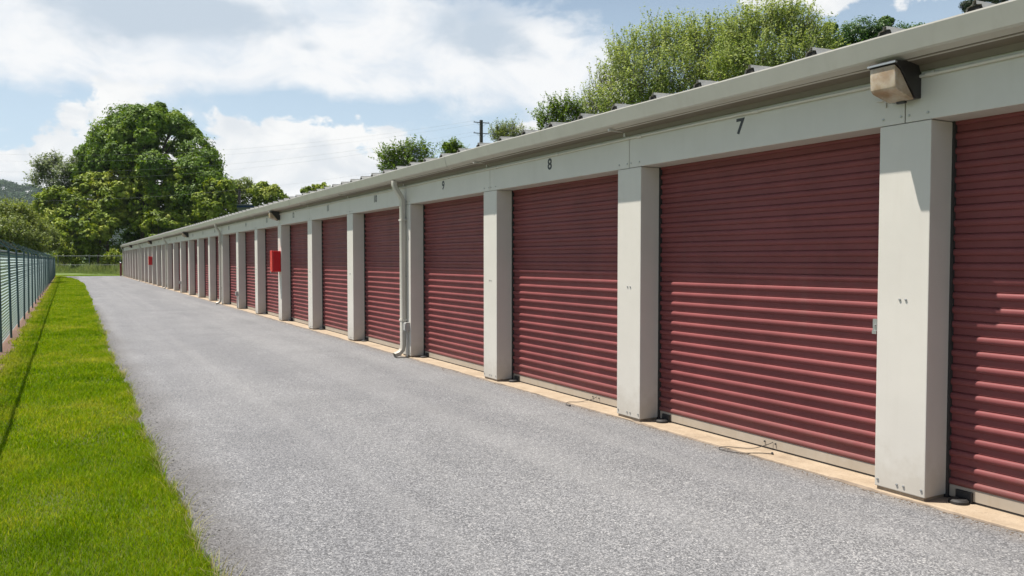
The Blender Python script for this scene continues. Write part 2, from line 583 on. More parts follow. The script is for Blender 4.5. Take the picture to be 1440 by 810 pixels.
# ground: one sheet to the horizon
def ground():
    me = MB()
    n = 40
    xs = sorted(set([-2400, -1200, -500, -200, -80, -40, -20, -12, -6.9, -5, -2, 2, 12, 20, 40, 80, 160, 400, 1200, 2400]))
    ys = sorted(set([-2400, -800, -200, -60, -20, 0, 20, 40, 60, 80, 92, 96, 104, 120, 160, 260, 600, 1400, 2400]))

    def hz(x, y):
        z = -0.09
        if y > 96:
            z += min(0.5, (y - 96) * 0.03)
        return z
    for y in ys:
        for x in xs:
            me.v.append((x, y, hz(x, y)))
    w = len(xs)
    for j in range(len(ys) - 1):
        for i in range(w - 1):
            a = j * w + i
            me.f.append((a, a + 1, a + w + 1, a + w))
    tag(link('ground', me.mesh('ground', M['ground'])), kind='structure')
    # asphalt lane with a broken left edge and a real thickness
    m = MB()
    ys = []
    y = -14.0
    while y < 94:
        ys.append(y)
        y += 0.06 if y < 14 else (0.25 if y < 40 else 0.8)
    left = [(road_edge(y), y) for y in ys]
    far = [(-5.6, 94.6), (-2.5, 93.6), (0.4, 92.9), (4.0, 92.6), (16, 92.4)]
    for x, y in left:
        m.v.append((x, y, 0.0))
        m.v.append((x - 0.05, y, -0.085))
        m.v.append((-2.2, y, 0.0))
        m.v.append((0.6, y, 0.0))
    for i in range(len(left) - 1):
        a = 4 * i
        m.f += [(a + 2, a + 6, a + 4, a), (a, a + 4, a + 5, a + 1), (a + 3, a + 7, a + 6, a + 2)]
    b = len(m.v)
    # turning area past the end of the building
    last = 4 * (len(left) - 1)
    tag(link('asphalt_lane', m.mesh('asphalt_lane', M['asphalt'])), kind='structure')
    t = MB()
    t.v = [(0.598, 89.5, -0.004), (16, 89.5, -0.004), (16, 92.4, -0.004), (4, 92.6, -0.004), (0.6, 93.2, -0.004)]
    t.f = [(0, 1, 2, 3, 4)]
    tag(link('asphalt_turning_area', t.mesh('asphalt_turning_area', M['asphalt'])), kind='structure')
    # lawn bed
    lw = MB()
    ys = [y * 1.0 for y in range(-14, 97)]
    for y in ys:
        lw.v += [(-7.6, y, -0.045), (-6.0, y, -0.03), (-5.0, y, -0.02), (road_edge(y) + 0.04, y, -0.035)]
    for i in range(len(ys) - 1):
        for k in range(3):
            a = 4 * i + k
            lw.f.append((a, a + 1, a + 5, a + 4))
    tag(link('lawn_bed', lw.mesh('lawn_bed', M['lawn'])), kind='structure')
    # bare soil under the fence
    so = MB()
    ys = np.arange(-12, 92, 0.2)
    for y in ys:
        w = 0.17 + 0.05 * math.sin(y * 1.9) + 0.035 * math.sin(y * 4.7 + 1) + 0.02 * math.sin(y * 11)
        so.v += [(-6.32, y, -0.026), (-6.09, y, -0.012), (-6.09 + w, y, -0.018)]
    for i in range(len(ys) - 1):
        for k in range(2):
            a = 3 * i + k
            so.f.append((a, a + 1, a + 4, a + 3))
    tag(link('soil_strip', so.mesh('soil_strip', M['soil'])), kind='structure')


ground()

# ------------------------------------------------------------------ storage building
bld = thing('storage_building', 'long cream self storage row with dark red roll-up doors', 'building', (0, 0, 0))


def building():
    # foundation slab with a worn front lip
    m = MB()
    ys = np.arange(YA - 0.4, YB + 0.25, 0.05)
    r = random.Random(3)
    j1 = [r.uniform(-1, 1) for _ in ys]
    for i, y in enumerate(ys):
        a = 0.010 * math.sin(y * 3.1) + 0.008 * math.sin(y * 7.7 + 1) + 0.007 * j1[i]
        k = (y - Y0) % S
        chip = 0.02 if (math.sin(y * 2.17) + math.sin(y * 5.3)) > 1.45 else 0.0
        m.v += [(-0.026 + a * 1.1, y, -0.02), (-0.024 + a * .8, y, 0.003 + 0.002 * j1[i]), (-0.014 + a * .4 + chip, y, TOP - 0.004), (0.003 + chip, y, TOP), (DOORX + 0.5, y, TOP)]
    for i in range(len(ys) - 1):
        for k in range(4):
            a = 5 * i + k
            m.f.append((a, a + 5, a + 6, a + 1))
    sme = m.mesh('foundation_slab', M['slab'])
    sme.materials.append(M['slab_edge'])
    for i, pl in enumerate(sme.polygons):
        if i % 4 < 2:
            pl.material_index = 1
    link('foundation_slab', sme, bld)
    # body behind the doors: side, rear and end walls
    w = MB()
    XB = 9.2
    w.box(DOORX + 0.13, XB, YA + 0.02, YB - 0.02, TOP + 0.002, 2.86)
    link('wall', w.mesh('wall', M['wall']), bld)
    # pillars
    pm = MB()
    pm.box(0, DOORX + 0.12, 0, PW, 0.040, HEAD - 0.004)
    pmesh = pm.mesh('pillar', M['wall'], bevel=0.006)
    pl_ = MB()
    pl_.box(0.012, DOORX + 0.11, 0.012, PW - 0.012, TOP - 0.01, 0.0395)
    plm = pl_.mesh('plinth', M['slab'])
    riv = MB()
    for (y, z) in ((0.025, 0.09), (PW - 0.025, 0.09), (0.155, 0.085), (0.205, 0.085), (0.16, 1.37), (0.205, 1.37)):
        riv.tube([(-0.0005, y, z), (-0.006, y, z), (-0.0085, y, z)], [0.0085, 0.0085, 0.0035], 8)
    rmesh = riv.mesh('bolt_heads', M['steel'], smooth=True)
    # header panels, one to a bay, joint over each pillar
    hm = MB()
    g = 0.004
    ya, yb = -S / 2 + g, S / 2 - g
    hm.box(0, DOORX + 0.128, ya, yb, HEAD, WALLTOP)
    hmesh = hm.mesh('header_panel', M['wall'], bevel=0.003)
    jm = MB()
    jm.box(0.012, 0.2, -0.01, 0.01, HEAD + 0.001, WALLTOP)
    jmesh = jm.mesh('panel_joint', M['trim'])
    rv2 = MB()
    for y in (-0.165, -0.03, 0.03, 0.165):
        rv2.tube([(-0.0005, y, HEAD + 0.045), (-0.006, y, HEAD + 0.045), (-0.008, y, HEAD + 0.045)], [0.008, 0.008, 0.003], 8)
    r2mesh = rv2.mesh('bolt_heads', M['steel'], smooth=True)
    for k in range(KA, KB + 1):
        y = Y0 + k * S
        p = link('pillar', pmesh, bld, (0, y, 0))
        link('plinth', plm, p)
        if k < 9:
            tag(link('bolt_heads', rmesh, p), kind='stuff')
        link('panel_joint', jmesh, bld, (0, y + PW / 2, 0))
    doors = {}
    # door curtain
    SLAT = 0.0975
    prof = [(0.0055, 0.0), (0.0055, 0.0035), (0.0, 0.0065), (0.0, 0.0505)]
    for i in range(1, 10):
        t = math.pi * i / 9
        prof.append((-0.0195 * math.sin(t) ** 0.85 if i < 9 else 0.0055, 0.0505 + 0.047 * (1 - math.cos(t)) / 2))
    half = (S - PW) / 2 + 0.03
    sm = MB().extrude_y(prof, -half, half, closed=False)
    smesh = sm.mesh('slat', M['door'], smooth=True)
    nsl = 27
    Z1 = 0.060
    full = []
    for s in range(nsl):
        full += [(px, Z1 + s * SLAT + pz) for px, pz in prof]
    cm = MB().extrude_y(full, -half, half, closed=False).mesh('door', M['door'], smooth=True)
    bk = MB()
    bk.box(0.03, 0.05, -half, half, TOP + 0.01, HEAD + 0.1)      # inner sheet and guide channels
    bkm = bk.mesh('door', M['door'])
    gt = MB()
    gt.box(-0.030, 0.028, half - 0.046, half + 0.01, TOP + 0.004, HEAD + 0.1)
    gtm = gt.mesh('guide_track', M['dark'])
    gt2 = MB()
    gt2.box(-0.030, 0.028, -half - 0.01, -half + 0.046, TOP + 0.004, HEAD + 0.1)
    gtm2 = gt2.mesh('guide_track', M['dark'])
    bb = MB()
    bb.extrude_y([(0.012, 0.031), (-0.010, 0.031), (-0.010, 0.104), (-0.004, 0.112), (0.012, 0.112)], -half + 0.04, half - 0.04)
    bbm = bb.mesh('bottom_bar', M['bar'])
    rb = MB()
    rb.box(-0.008, 0.012, -half + 0.04, half - 0.04, TOP + 0.002, 0.031)
    rbm = rb.mesh('bottom_seal', M['rubber'])
    st = MB()       # round foot plate at the far jamb
    st.tube([(-0.075, 0, TOP + 0.001), (-0.075, 0, TOP + 0.018), (-0.075, 0, TOP + 0.03)], [0.062, 0.062, 0.05], 20)
    st.box(-0.03, -0.012, -0.06, 0.05, TOP + 0.004, TOP + 0.075)
    stm = st.mesh('door_stop', M['rubber'], smooth=True)
    lt = MB()       # side latch
    lt.box(-0.036, -0.02, -0.015, 0.02, -0.055, 0.055)
    lt.box(-0.05, -0.036, -0.02, 0.016, -0.055, -0.03)
    lt.tube([(-0.036, 0.0, 0.01), (-0.046, 0.0, 0.01)], 0.007, 8)
    ltm = lt.mesh('latch', M['steel'])
    rj = random.Random(5)
    for k in range(KA, KB):
        yc = Y0 + k * S + PW + (S - PW) / 2
        h = link('header_panel', hmesh, bld, (0, yc, 0))
        if k < 8:
            tag(link('bolt_heads', r2mesh, h, (0, -S / 2, 0)), kind='stuff')
        num = 7 + k
        if num >= 5:
            cu = bpy.data.curves.new('number', 'FONT')
            cu.body = str(num)
            cu.size = 0.168
            cu.align_x = 'CENTER'
            cu.extrude = 0.0008
            cu.offset = 0.0042
            to = bpy.data.objects.new('number_tmp', cu)
            C.objects.link(to)
            dg = bpy.context.evaluated_depsgraph_get()
            me = bpy.data.meshes.new_from_object(to.evaluated_get(dg))
            bpy.data.objects.remove(to)
            me.materials.clear()
            me.materials.append(M['number'])
            no = link('unit_number', me, h, (-0.0016, 0, 2.715))
            no.rotation_euler = (R(90), 0, R(-90))
            no.scale = (1.12, 1.06, 1.0)
        near = -1 <= k <= 3
        if near:
            d = link('door', bkm, bld, (DOORX, yc, 0))
            for s in range(nsl):
                so = link('slat', smesh, d, (rj.uniform(-0.0012, 0.0012), 0, Z1 + s * SLAT))
                so.rotation_euler = (rj.uniform(-0.0004, 0.0004), 0, rj.uniform(-0.0006, 0.0006))
        else:
            d = link('door', cm, bld, (DOORX, yc, 0))
        link('guide_track', gtm, d)
        link('guide_track', gtm2, d)
        link('bottom_bar', bbm, d)
        link('bottom_seal', rbm, d)
        if k < 9:
            link('door_stop', stm, d, (0, half - 0.15, 0))
            link('latch', ltm, d, (0, -1.155, 1.15))
    # soft wire loops on the bottom bars of doors 7 and 8
    for k, yo, sh in ((0, -0.15, 0), (1, -0.62, 1)):
        yc = Y0 + k * S + PW + (S - PW) / 2 + yo
        c = MB()
        if sh == 0:
            pts = [(DOORX - 0.012, yc - 0.02, 0.085), (DOORX - 0.05, yc + 0.01, 0.062), (0.10, yc + 0.08, 0.028), (-0.02, yc + 0.24, 0.024), (-0.085, yc + 0.28, 0.012), (-0.10, yc + 0.2, 0.008), (-0.06, yc + 0.06, 0.012), (0.05, yc - 0.05, 0.022), (0.12, yc - 0.12, 0.022)]
        else:
            pts = [(DOORX - 0.012, yc, 0.085), (DOORX - 0.06, yc + 0.03, 0.055), (0.08, yc + 0.1, 0.026), (-0.03, yc + 0.16, 0.024), (-0.09, yc + 0.12, 0.01), (-0.10, yc + 0.04, 0.007)]
        # smooth the path
        P = [Vector(p) for p in pts]
        Q = []
        for i in range(len(P) - 1):
            p0, p1, p2, p3 = P[max(i - 1, 0)], P[i], P[i + 1], P[min(i + 2, len(P) - 1)]
            for t in (0, .25, .5, .75):
                Q.append(0.5 * ((2 * p1) + (p2 - p0) * t + (2 * p0 - 5 * p1 + 4 * p2 - p3) * t * t + (3 * p1 - p0 - 3 * p2 + p3) * t ** 3))
        Q.append(P[-1])
        c.tube(Q, 0.0032, 6)
        for e in (Q[-1],):
            c.tube([e, e + Vector((0.012, -0.012, 0.006))], 0.011, 8)
        for q in (-0.05, 0.07):
            c.tube([(DOORX - 0.013, yc + q, 0.075), (DOORX - 0.02, yc + q, 0.077)], 0.008, 6)
        cm_ = c.mesh('pull_wire', M['rubber'], smooth=True)
        link('pull_wire', cm_, bld)
    # soffit trim and conduit under the gutter
    t = MB()
    t.extrude_y([(-0.17, 2.985), (-0.006, 2.985), (-0.006, 2.895), (-0.012, 2.895), (-0.03, 2.935), (-0.17, 2.955)], YA - 0.05, YB + 0.05)
    link('eave_trim', t.mesh('eave_trim', M['trim']), bld)
    cd = MB()
    cy = np.arange(YA, YB, 1.524)
    cd.tube([(-0.0165 - 0.002 * math.sin(y * 3), y, 2.868 + 0.004 * math.sin(y * 1.3)) for y in cy], 0.0115, 8)
    for y in cy:
        cd.tube([(-0.0165, y - 0.03, 2.868), (-0.0165, y + 0.03, 2.868)], 0.016, 8)
    link('conduit', cd.mesh('conduit', M['wall'], smooth=True), bld)
    # gutter, ogee front
    gp = [(-0.14, 2.948), (-0.228, 2.976), (-0.242, 2.988), (-0.274, 3.110), (-0.273, 3.120), (-0.244, 3.122), (-0.244, 3.112), (-0.262, 3.106), (-0.234, 2.998), (-0.224, 2.988), (-0.15, 2.964), (-0.15, 3.09), (-0.14, 3.09)]
    gm = MB()
    gys = [YA - 0.12] + [YA + 0.9 * q for q in range(0, int((YB - YA) / 0.9) + 1)] + [YB + 0.12]
    rg = random.Random(17)
    n_ = len(gp)
    for q, yy in enumerate(gys):
        dz = 0.004 * math.sin(yy * 0.83) + 0.003 * math.sin(yy * 2.1 + 1) + rg.uniform(-.0012, .0012)
        dx = 0.003 * math.sin(yy * 1.31 + 2)
        gm.v += [(x + (dx if x < -.2 else 0), yy, z + (dz if x < -.16 else 0)) for x, z in gp]
        if q:
            o_ = (q - 1) * n_
            gm.f += [(o_ + i, o_ + (i + 1) % n_, o_ + n_ + (i + 1) % n_, o_ + n_ + i) for i in range(n_)]
    gm.f.append(tuple(reversed(range(n_))))
    gm.f.append(tuple((len(gys) - 1) * n_ + i for i in range(n_)))
    # end stops
    go = link('gutter', gm.mesh('gutter', M['gutter']), bld)
    br = MB()
    br.box(-0.225, -0.01, -0.012, 0.012, 2.938, 2.957)
    br.box(-0.028, -0.008, -0.012, 0.012, 2.895, 2.938)
    brm = br.mesh('gutter_bracket', M['gutter'])
    jn = MB().extrude_y([(x - 0.0035 if x < -0.2 else x, z - 0.0035 if z < 3 else z) for x, z in gp[:5]] + [(-0.262, 3.1), (-0.14, 2.953)], -0.03, 0.03)
    jnm = jn.mesh('gutter_joint', M['gutter'])
    for k in range(KA, KB + 1):
        link('gutter_bracket', brm, go, (0, Y0 + k * S + PW / 2 + 0.05, 0))
        if k % 3 == 2:
            link('gutter_joint', jnm, go, (0, Y0 + k * S + 1.1, 0))
    # roof: low double pitch of standing-seam sheets
    XR = (XB - 0.0) / 2
    slope = 0.045
    zr = 3.10
    rf = MB()
    rf.extrude_y([(-0.16, zr), (XR, zr + slope * XR), (XB + 0.25, zr - 0.01), (XB + 0.25, zr - 0.06), (XR, zr + slope * XR - 0.06), (-0.139, zr - 0.05)], YA - 0.1, YB + 0.1)
    ro = link('roof', rf.mesh('roof', M['roof']), bld)
    gb = MB()
    gb.extrude_y([(DOORX + 0.13, 2.862), (XB, 2.862), (XB, zr - 0.03), (XR, zr + slope * XR - 0.064), (DOORX + 0.13, zr - 0.045)], YA + 0.03, YB - 0.03)
    link('gable_infill', gb.mesh('gable_infill', M['wall']), bld)
    sm_ = MB()
    x0, x1 = -0.150, XR
    b = 0
    for (x, zz) in ((x0, zr + 0.001), (x1, zr + slope * (XR + 0.16))):
        for (yy, hh) in ((-0.075, 0), (-0.045, 0.088), (-0.014, 0.094), (-0.012, 0.118), (0.012, 0.118), (0.014, 0.094), (0.045, 0.088), (0.075, 0)):
            sm_.v.append((x, yy, zz + hh))
    for (x, zz) in ((x0 + 0.012, zr + 0.002), (x0 + 0.012, zr + 0.002)):
        pass
    for i in range(7):
        sm_.f.append((i, i + 8, i + 9, i + 1))
    b = len(sm_.v)
    for (yy, hh) in ((-0.075, 0), (-0.045, 0.088), (0.045, 0.088), (0.075, 0)):
        sm_.v.append((x0 + 0.015, yy * .97, zr + 0.002 + hh * .97))
    sm_.f.append((b, b + 1, b + 2, b + 3))
    smm = sm_.mesh('roof_seam', M['seam'])
    smm.materials.append(M['dark'])
    smm.polygons[len(smm.polygons) - 1].material_index = 1
    y = YA + 0.25
    while y < YB:
        link('roof_seam', smm, ro, (0, y, 0))
        y += 0.6096
    # downpipes
    def downpipe(y):
        mm = MB()
        path = [(-0.205, 2.965), (-0.205, 2.90), (-0.19, 2.85), (-0.085, 2.70), (-0.062, 2.64), (-0.062, 0.20), (-0.075, 0.13), (-0.13, 0.075), (-0.215, 0.045)]
        hw, hd = 0.052, 0.038
        pts = [Vector((p[0], y, p[1])) for p in path]
        base = len(mm.v)
        nseg = 4
        for i, p in enumerate(pts):
            d = (pts[min(i + 1, len(pts) - 1)] - pts[max(i - 1, 0)]).normalized()
            nrm = Vector((-d.z, 0, d.x)).normalized()
            for (a, c) in ((-1, -.7), (-.7, -1), (.7, -1), (1, -.7), (1, .7), (.7, 1), (-.7, 1), (-1, .7)):
                mm.v.append(tuple(p + Vector((0, 1, 0)) * a * hw + nrm * c * hd))
        for i in range(len(pts) - 1):
            for k in range(8):
                k2 = (k + 1) % 8
                mm.f.append((base + i * 8 + k, base + i * 8 + k2, base + (i + 1) * 8 + k2, base + (i + 1) * 8 + k))
        o = link('downpipe', mm.mesh('downpipe', M['pipe'], smooth=True), bld)
        sb = MB()
        for z in (2.3, 0.62):
            sb.box(-0.106, -0.001, y - 0.062, y + 0.062, z, z + 0.03)
        link('pipe_strap', sb.mesh('pipe_strap', M['pipe']), o)
    for k in (3, 9, 15, 21):
        downpipe(Y0 + k * S + 0.20)
    downpipe(Y0 + 28 * S + 0.30)
    ob = MB()
    ob.box(-0.075, -0.001, -0.05, 0.05, 0.45, 0.60)
    ob.box(-0.088, -0.075, -0.04, 0.04, 0.47, 0.58)
    ob.tube([(-0.03, 0.0, 0.45), (-0.03, 0.0, TOP + 0.01)], 0.014, 8)
    obm = ob.mesh('outlet_box', M['grey_box'], bevel=0.004)
    for k, dy in ((3, 0.08), (8, 0.1), (13, 0.1)):
        link('outlet_box', obm, bld, (0, Y0 + k * S + dy, 0))
    # bracket left beside the near lamp
    tb = MB()
    tb.box(-0.03, -0.001, 3.60, 3.66, 2.745, 2.752)
    tb.box(-0.012, -0.001, 3.60, 3.615, 2.70, 2.745)
    link('small_bracket', tb.mesh('small_bracket', M['wall']), bld)


building()


# ------------------------------------------------------------------ things on the building
def wall_lamps():
    hb = MB()
    w = 0.10
    # housing: deep back box with a sloping open front, seen from the side
    side = [(-0.001, 2.72), (-0.055, 2.715), (-0.215, 2.895), (-0.275, 2.925), (-0.275, 2.945), (-0.10, 2.955), (-0.001, 2.952)]
    hb.extrude_y(side, -w, w)
    hm = hb.mesh('housing', M['bronze'], bevel=0.004)
    ln = MB()
    prof = [(-0.062, 2.708), (-0.235, 2.752), (-0.262, 2.775), (-0.272, 2.918), (-0.215, 2.888)]
    ln.extrude_y(prof, -w + 0.006, w - 0.006)
    lm = ln.mesh('lens', M['lens'], smooth=True, bevel=0.010)
    lip = MB()
    lip.box(-0.283, -0.262, -w - 0.004, w + 0.004, 2.926, 2.938)
    lpm = lip.mesh('top_lip', M['steel'])
    cl = MB()
    cl.box(-0.075, -0.05, -0.03, 0.03, 2.697, 2.713)
    clm = cl.mesh('clasp', M['bronze'])
    labs = {0: 'nearest wall lamp, above the pillar right of door 7', 6: 'wall lamp above the pillar with the nearer red cabinet', 12: 'small dark wall lamp, third along the eave from the camera',
            18: 'tiny dark wall lamp above the farther red cabinet', 24: 'farthest tiny dark wall lamp near the end of the row'}
    for k, lab in labs.items():
        t = thing('wall_lamp', lab, 'lamp', (0, Y0 + k * S + 0.175, 0), 'wall lamps under the gutter')
        link('housing', hm, t)
        link('lens', lm, t)
        link('top_lip', lpm, t)
        link('clasp', clm, t)


wall_lamps()


def cabinets():
    b = MB()
    b.box(-0.215, -0.002, -0.13, 0.13, 0, 0.56)
    bm_ = b.mesh('body', M['red'], bevel=0.02)
    dr = MB()
    dr.box(-0.235, -0.217, -0.135, 0.135, -0.006, 0.57)
    dm = dr.mesh('door_panel', M['red'], bevel=0.008)
    hn = MB()
    hn.box(-0.25, -0.236, -0.02, 0.02, -0.035, 0.03)
    hm = hn.mesh('pull_tab', M['steel'])
    for k, lab in ((6, 'nearer red extinguisher cabinet fixed to a cream pillar'), (18, 'farther, tiny red extinguisher cabinet deep along the row')):
        t = thing('extinguisher_cabinet', lab, 'cabinet', (0, Y0 + k * S + 0.16, 1.33), 'red cabinets on the pillars')
        link('body', bm_, t)
        d = link('door_panel', dm, t)
        link('pull_tab', hm, d)


cabinets()


def bollard():
    p = at(170, 387.5, 83)
    t = thing('bollard', 'maroon steel bollard at the far end of the storage row', 'bollard', (p.x, p.y, 0))
    m = MB()
    m.tube([(0, 0, -0.06), (0, 0, 1.36)], 0.10, 20)
    link('post', m.mesh('post', M['bollard'], smooth=True), t)
    c = MB()
    c.tube([(0, 0, 1.361), (0, 0, 1.40), (0, 0, 1.44), (0, 0, 1.455)], [0.101, 0.092, 0.055, 0.01], 20)
    link('cap', c.mesh('cap', M['steel'], smooth=True), t)


bollard()

# ------------------------------------------------------------------ fences


def chain_mesh(length, height, name, wire, r=0.0018, pitch=0.062):
    n = int(length / pitch)
    rows = int(height / (pitch / 2))
    nv, nf = [], []
    rot = [(math.cos(a), math.sin(a)) for a in (0.5, 0.5 + 2 * math.pi / 3, 0.5 + 4 * math.pi / 3)]
    jr = random.Random(2)
    for i in range(n):
        b0 = len(nv)
        for j in range(rows + 1):
            y = i * pitch + (pitch * 0.5 + 0.002 if j % 2 else -0.002)
            z = j * pitch / 2
            dx = 0.002 if j % 2 else -0.002
            for (cx, cz) in rot:
                nv.append((dx + cx * r, y + cz * r * 0.7, z + cz * r * 0.7))
        for j in range(rows):
            for k in range(3):
                k2 = (k + 1) % 3
                nf.append((b0 + j * 3 + k, b0 + j * 3 + k2, b0 + (j + 1) * 3 + k2, b0 + (j + 1) * 3 + k))
    m = MB()
    m.v, m.f = nv, nf
    return m.mesh(name, wire)


def side_fence():
    XF = -6.10
    H = 1.84
    t = thing('chain_link_fence', 'green chain link fence with barbed wire along the lawn', 'fence', (XF, 0, 0))
    SP = 3.048
    y0 = 20.0 - 7 * SP
    n = 33
    pm = MB()
    pm.tube([(0, 0, -0.1), (0, 0, H + 0.02), (0, 0, H + 0.05)], [0.023, 0.023, 0.014], 12)
    pmesh = pm.mesh('post', M['fence_post'], smooth=True)
    am = MB()
    am.tube([(0, 0, H + 0.04), (-0.14, 0, H + 0.17), (-0.27, 0, H + 0.30)], [0.018, 0.016, 0.012], 6)
    amesh = am.mesh('barbed_wire_arm', M['fence_post'])
    cmesh = chain_mesh(SP, H - 0.07, 'chain_mesh', M['fence_wire'])
    rj = random.Random(9)
    for i in range(n):
        y = y0 + i * SP
        p = link('post', pmesh, t, (0.042, y, 0), (rj.uniform(-.008, .008), rj.uniform(-.012, .012), 0))
        link('barbed_wire_arm', amesh, p)
        if i < n - 1:
            tag(link('chain_mesh', cmesh, t, (0, y, 0.05)), kind='stuff')
    r = MB()
    r.tube([(-0.012, y0 + i * SP, H - 0.02 + 0.006 * math.sin(i * 2.1)) for i in range(n)], 0.021, 8)
    link('top_rail', r.mesh('top_rail', M['fence_rail'], smooth=True), t)
    bw = MB()
    for q, (dx, dz) in enumerate(((-0.18, 0.13), (-0.25, 0.21), (-0.32, 0.29))):
        pass
    for q, (dx, dz) in enumerate(((-0.155, 0.135), (-0.235, 0.215), (-0.31, 0.295))):
        b = MB()
        pts = []
        for i in range(n - 1):
            for u in (0, .25, .5, .75):
                pts.append((dx, y0 + (i + u) * SP, H + dz - 0.02 * math.sin(u * math.pi)))
        b.tube(pts, 0.0035, 4)
        y = y0
        while y < y0 + (n - 1) * SP:
            a = rj.uniform(0, 3.1)
            e = Vector((math.cos(a), 0.3, math.sin(a))) * 0.022
            u = ((y - y0) / SP) % 1
            c = Vector((dx, y, H + dz - 0.02 * math.sin(u * math.pi)))
            b.tube([c - e, c + e], 0.0022, 3, cap=False)
            y += 0.125
        link('barbed_wire', b.mesh('barbed_wire', M['barbed']), t)


side_fence()


def far_fence():
    a = at(82, 366, 96)
    b = at(230, 366, 96)
    d = (b - a).normalized()
    ang = math.atan2(d.y, d.x)
    t = thing('boundary_fence', 'low galvanised rail fence in the weeds beyond the lane', 'fence', (a.x, a.y, 0))
    t.rotation_euler = (0, 0, ang)
    pm = MB().tube([(0, 0, -0.1), (0, 0, 2.28), (0, 0, 2.32)], [0.032, 0.032, 0.02], 10).mesh('post', M['rail_steel'], smooth=True)
    L = (b - a).length
    x = 0.0
    while x < L + 12:
        link('post', pm, t, (x, 0, 0))
        x += 3.75
    for z in (2.16, 1.08):
        r = MB().tube([(-0.5, 0, z), (L + 12, 0, z)], 0.024, 8)
        link('rail', r.mesh('rail', M['rail_steel'], smooth=True), t)


far_fence()

# ------------------------------------------------------------------ leaves


def leaf_object(name, pos, nrm, size, tint, mat, parent=None, aspect=0.55):
    """pos (n,3), nrm (n,3): one small folded-looking rhombus for each leaf"""
    n = len(pos)
    nrm = nrm / (np.linalg.norm(nrm, axis=1, keepdims=True) + 1e-9)
    r = rng.normal(size=(n, 3))
    t = np.cross(nrm, r)
    t /= np.linalg.norm(t, axis=1, keepdims=True) + 1e-9
    b = np.cross(nrm, t)
    s = size[:, None]
    v = np.empty((n, 4, 3))
    v[:, 0] = pos - t * s * 0.5
    v[:, 1] = pos + b * s * 0.5 * aspect + nrm * s * 0.08
    v[:, 2] = pos + t * s * 0.5
    v[:, 3] = pos - b * s * 0.5 * aspect + nrm * s * 0.08
    me = bpy.data.meshes.new(name)
    me.vertices.add(n * 4)
    me.vertices.foreach_set('co', v.reshape(-1).astype(np.float32))
    me.loops.add(n * 4)
    me.loops.foreach_set('vertex_index', np.arange(n * 4, dtype=np.int32))
    me.polygons.add(n)
    me.polygons.foreach_set('loop_start', np.arange(0, n * 4, 4, dtype=np.int32))
    me.polygons.foreach_set('loop_total', np.full(n, 4, dtype=np.int32))
    at_ = me.attributes.new('tint', 'FLOAT', 'FACE')
    at_.data.foreach_set('value', np.clip(tint, 0, 1).astype(np.float32))
    me.materials.append(mat)
    me.update(calc_edges=True)
    me.validate()
    return link(name, me, parent)


def rdir(n):
    d = rng.normal(size=(n, 3))
    return d / np.linalg.norm(d, axis=1, keepdims=True)


def crown_points(lobes, twigs, leaves, spread, tree_c, shell=(0.72, 1.04), up=0.35):
    P, N, T = [], [], []
    for (c, r) in lobes:
        c = np.array(c)
        r = np.array(r)
        k = max(4, int(twigs * rng.uniform(.8, 1.2)))
        d = rdir(k * 2)
        out = c - np.array(tree_c)
        ln = np.linalg.norm(out)
        if ln > 0.1:
            keep = (d @ (out / ln)) > -0.45
            d = d[keep][:k]
        else:
            d = d[:k]
        rad = rng.uniform(shell[0], shell[1], size=(len(d), 1))
        tw = c + d * rad * r
        tt = rng.uniform(0.25, 0.75, size=len(d)) + rng.normal() * 0.2
        m = leaves
        sg = np.mean(r) * spread
        off = rng.normal(size=(len(d), m, 3)) * sg * np.array([1, 1, 0.75])
        pp = tw[:, None, :] + off
        nn = d[:, None, :] * 1.0 + rng.normal(size=(len(d), m, 3)) * 0.42 + np.array([0, 0, up])
        ti = tt[:, None] + rng.normal(size=(len(d), m)) * 0.16
        P.append(pp.reshape(-1, 3))
        N.append(nn.reshape(-1, 3))
        T.append(ti.reshape(-1))
    return np.concatenate(P), np.concatenate(N), np.concatenate(T)


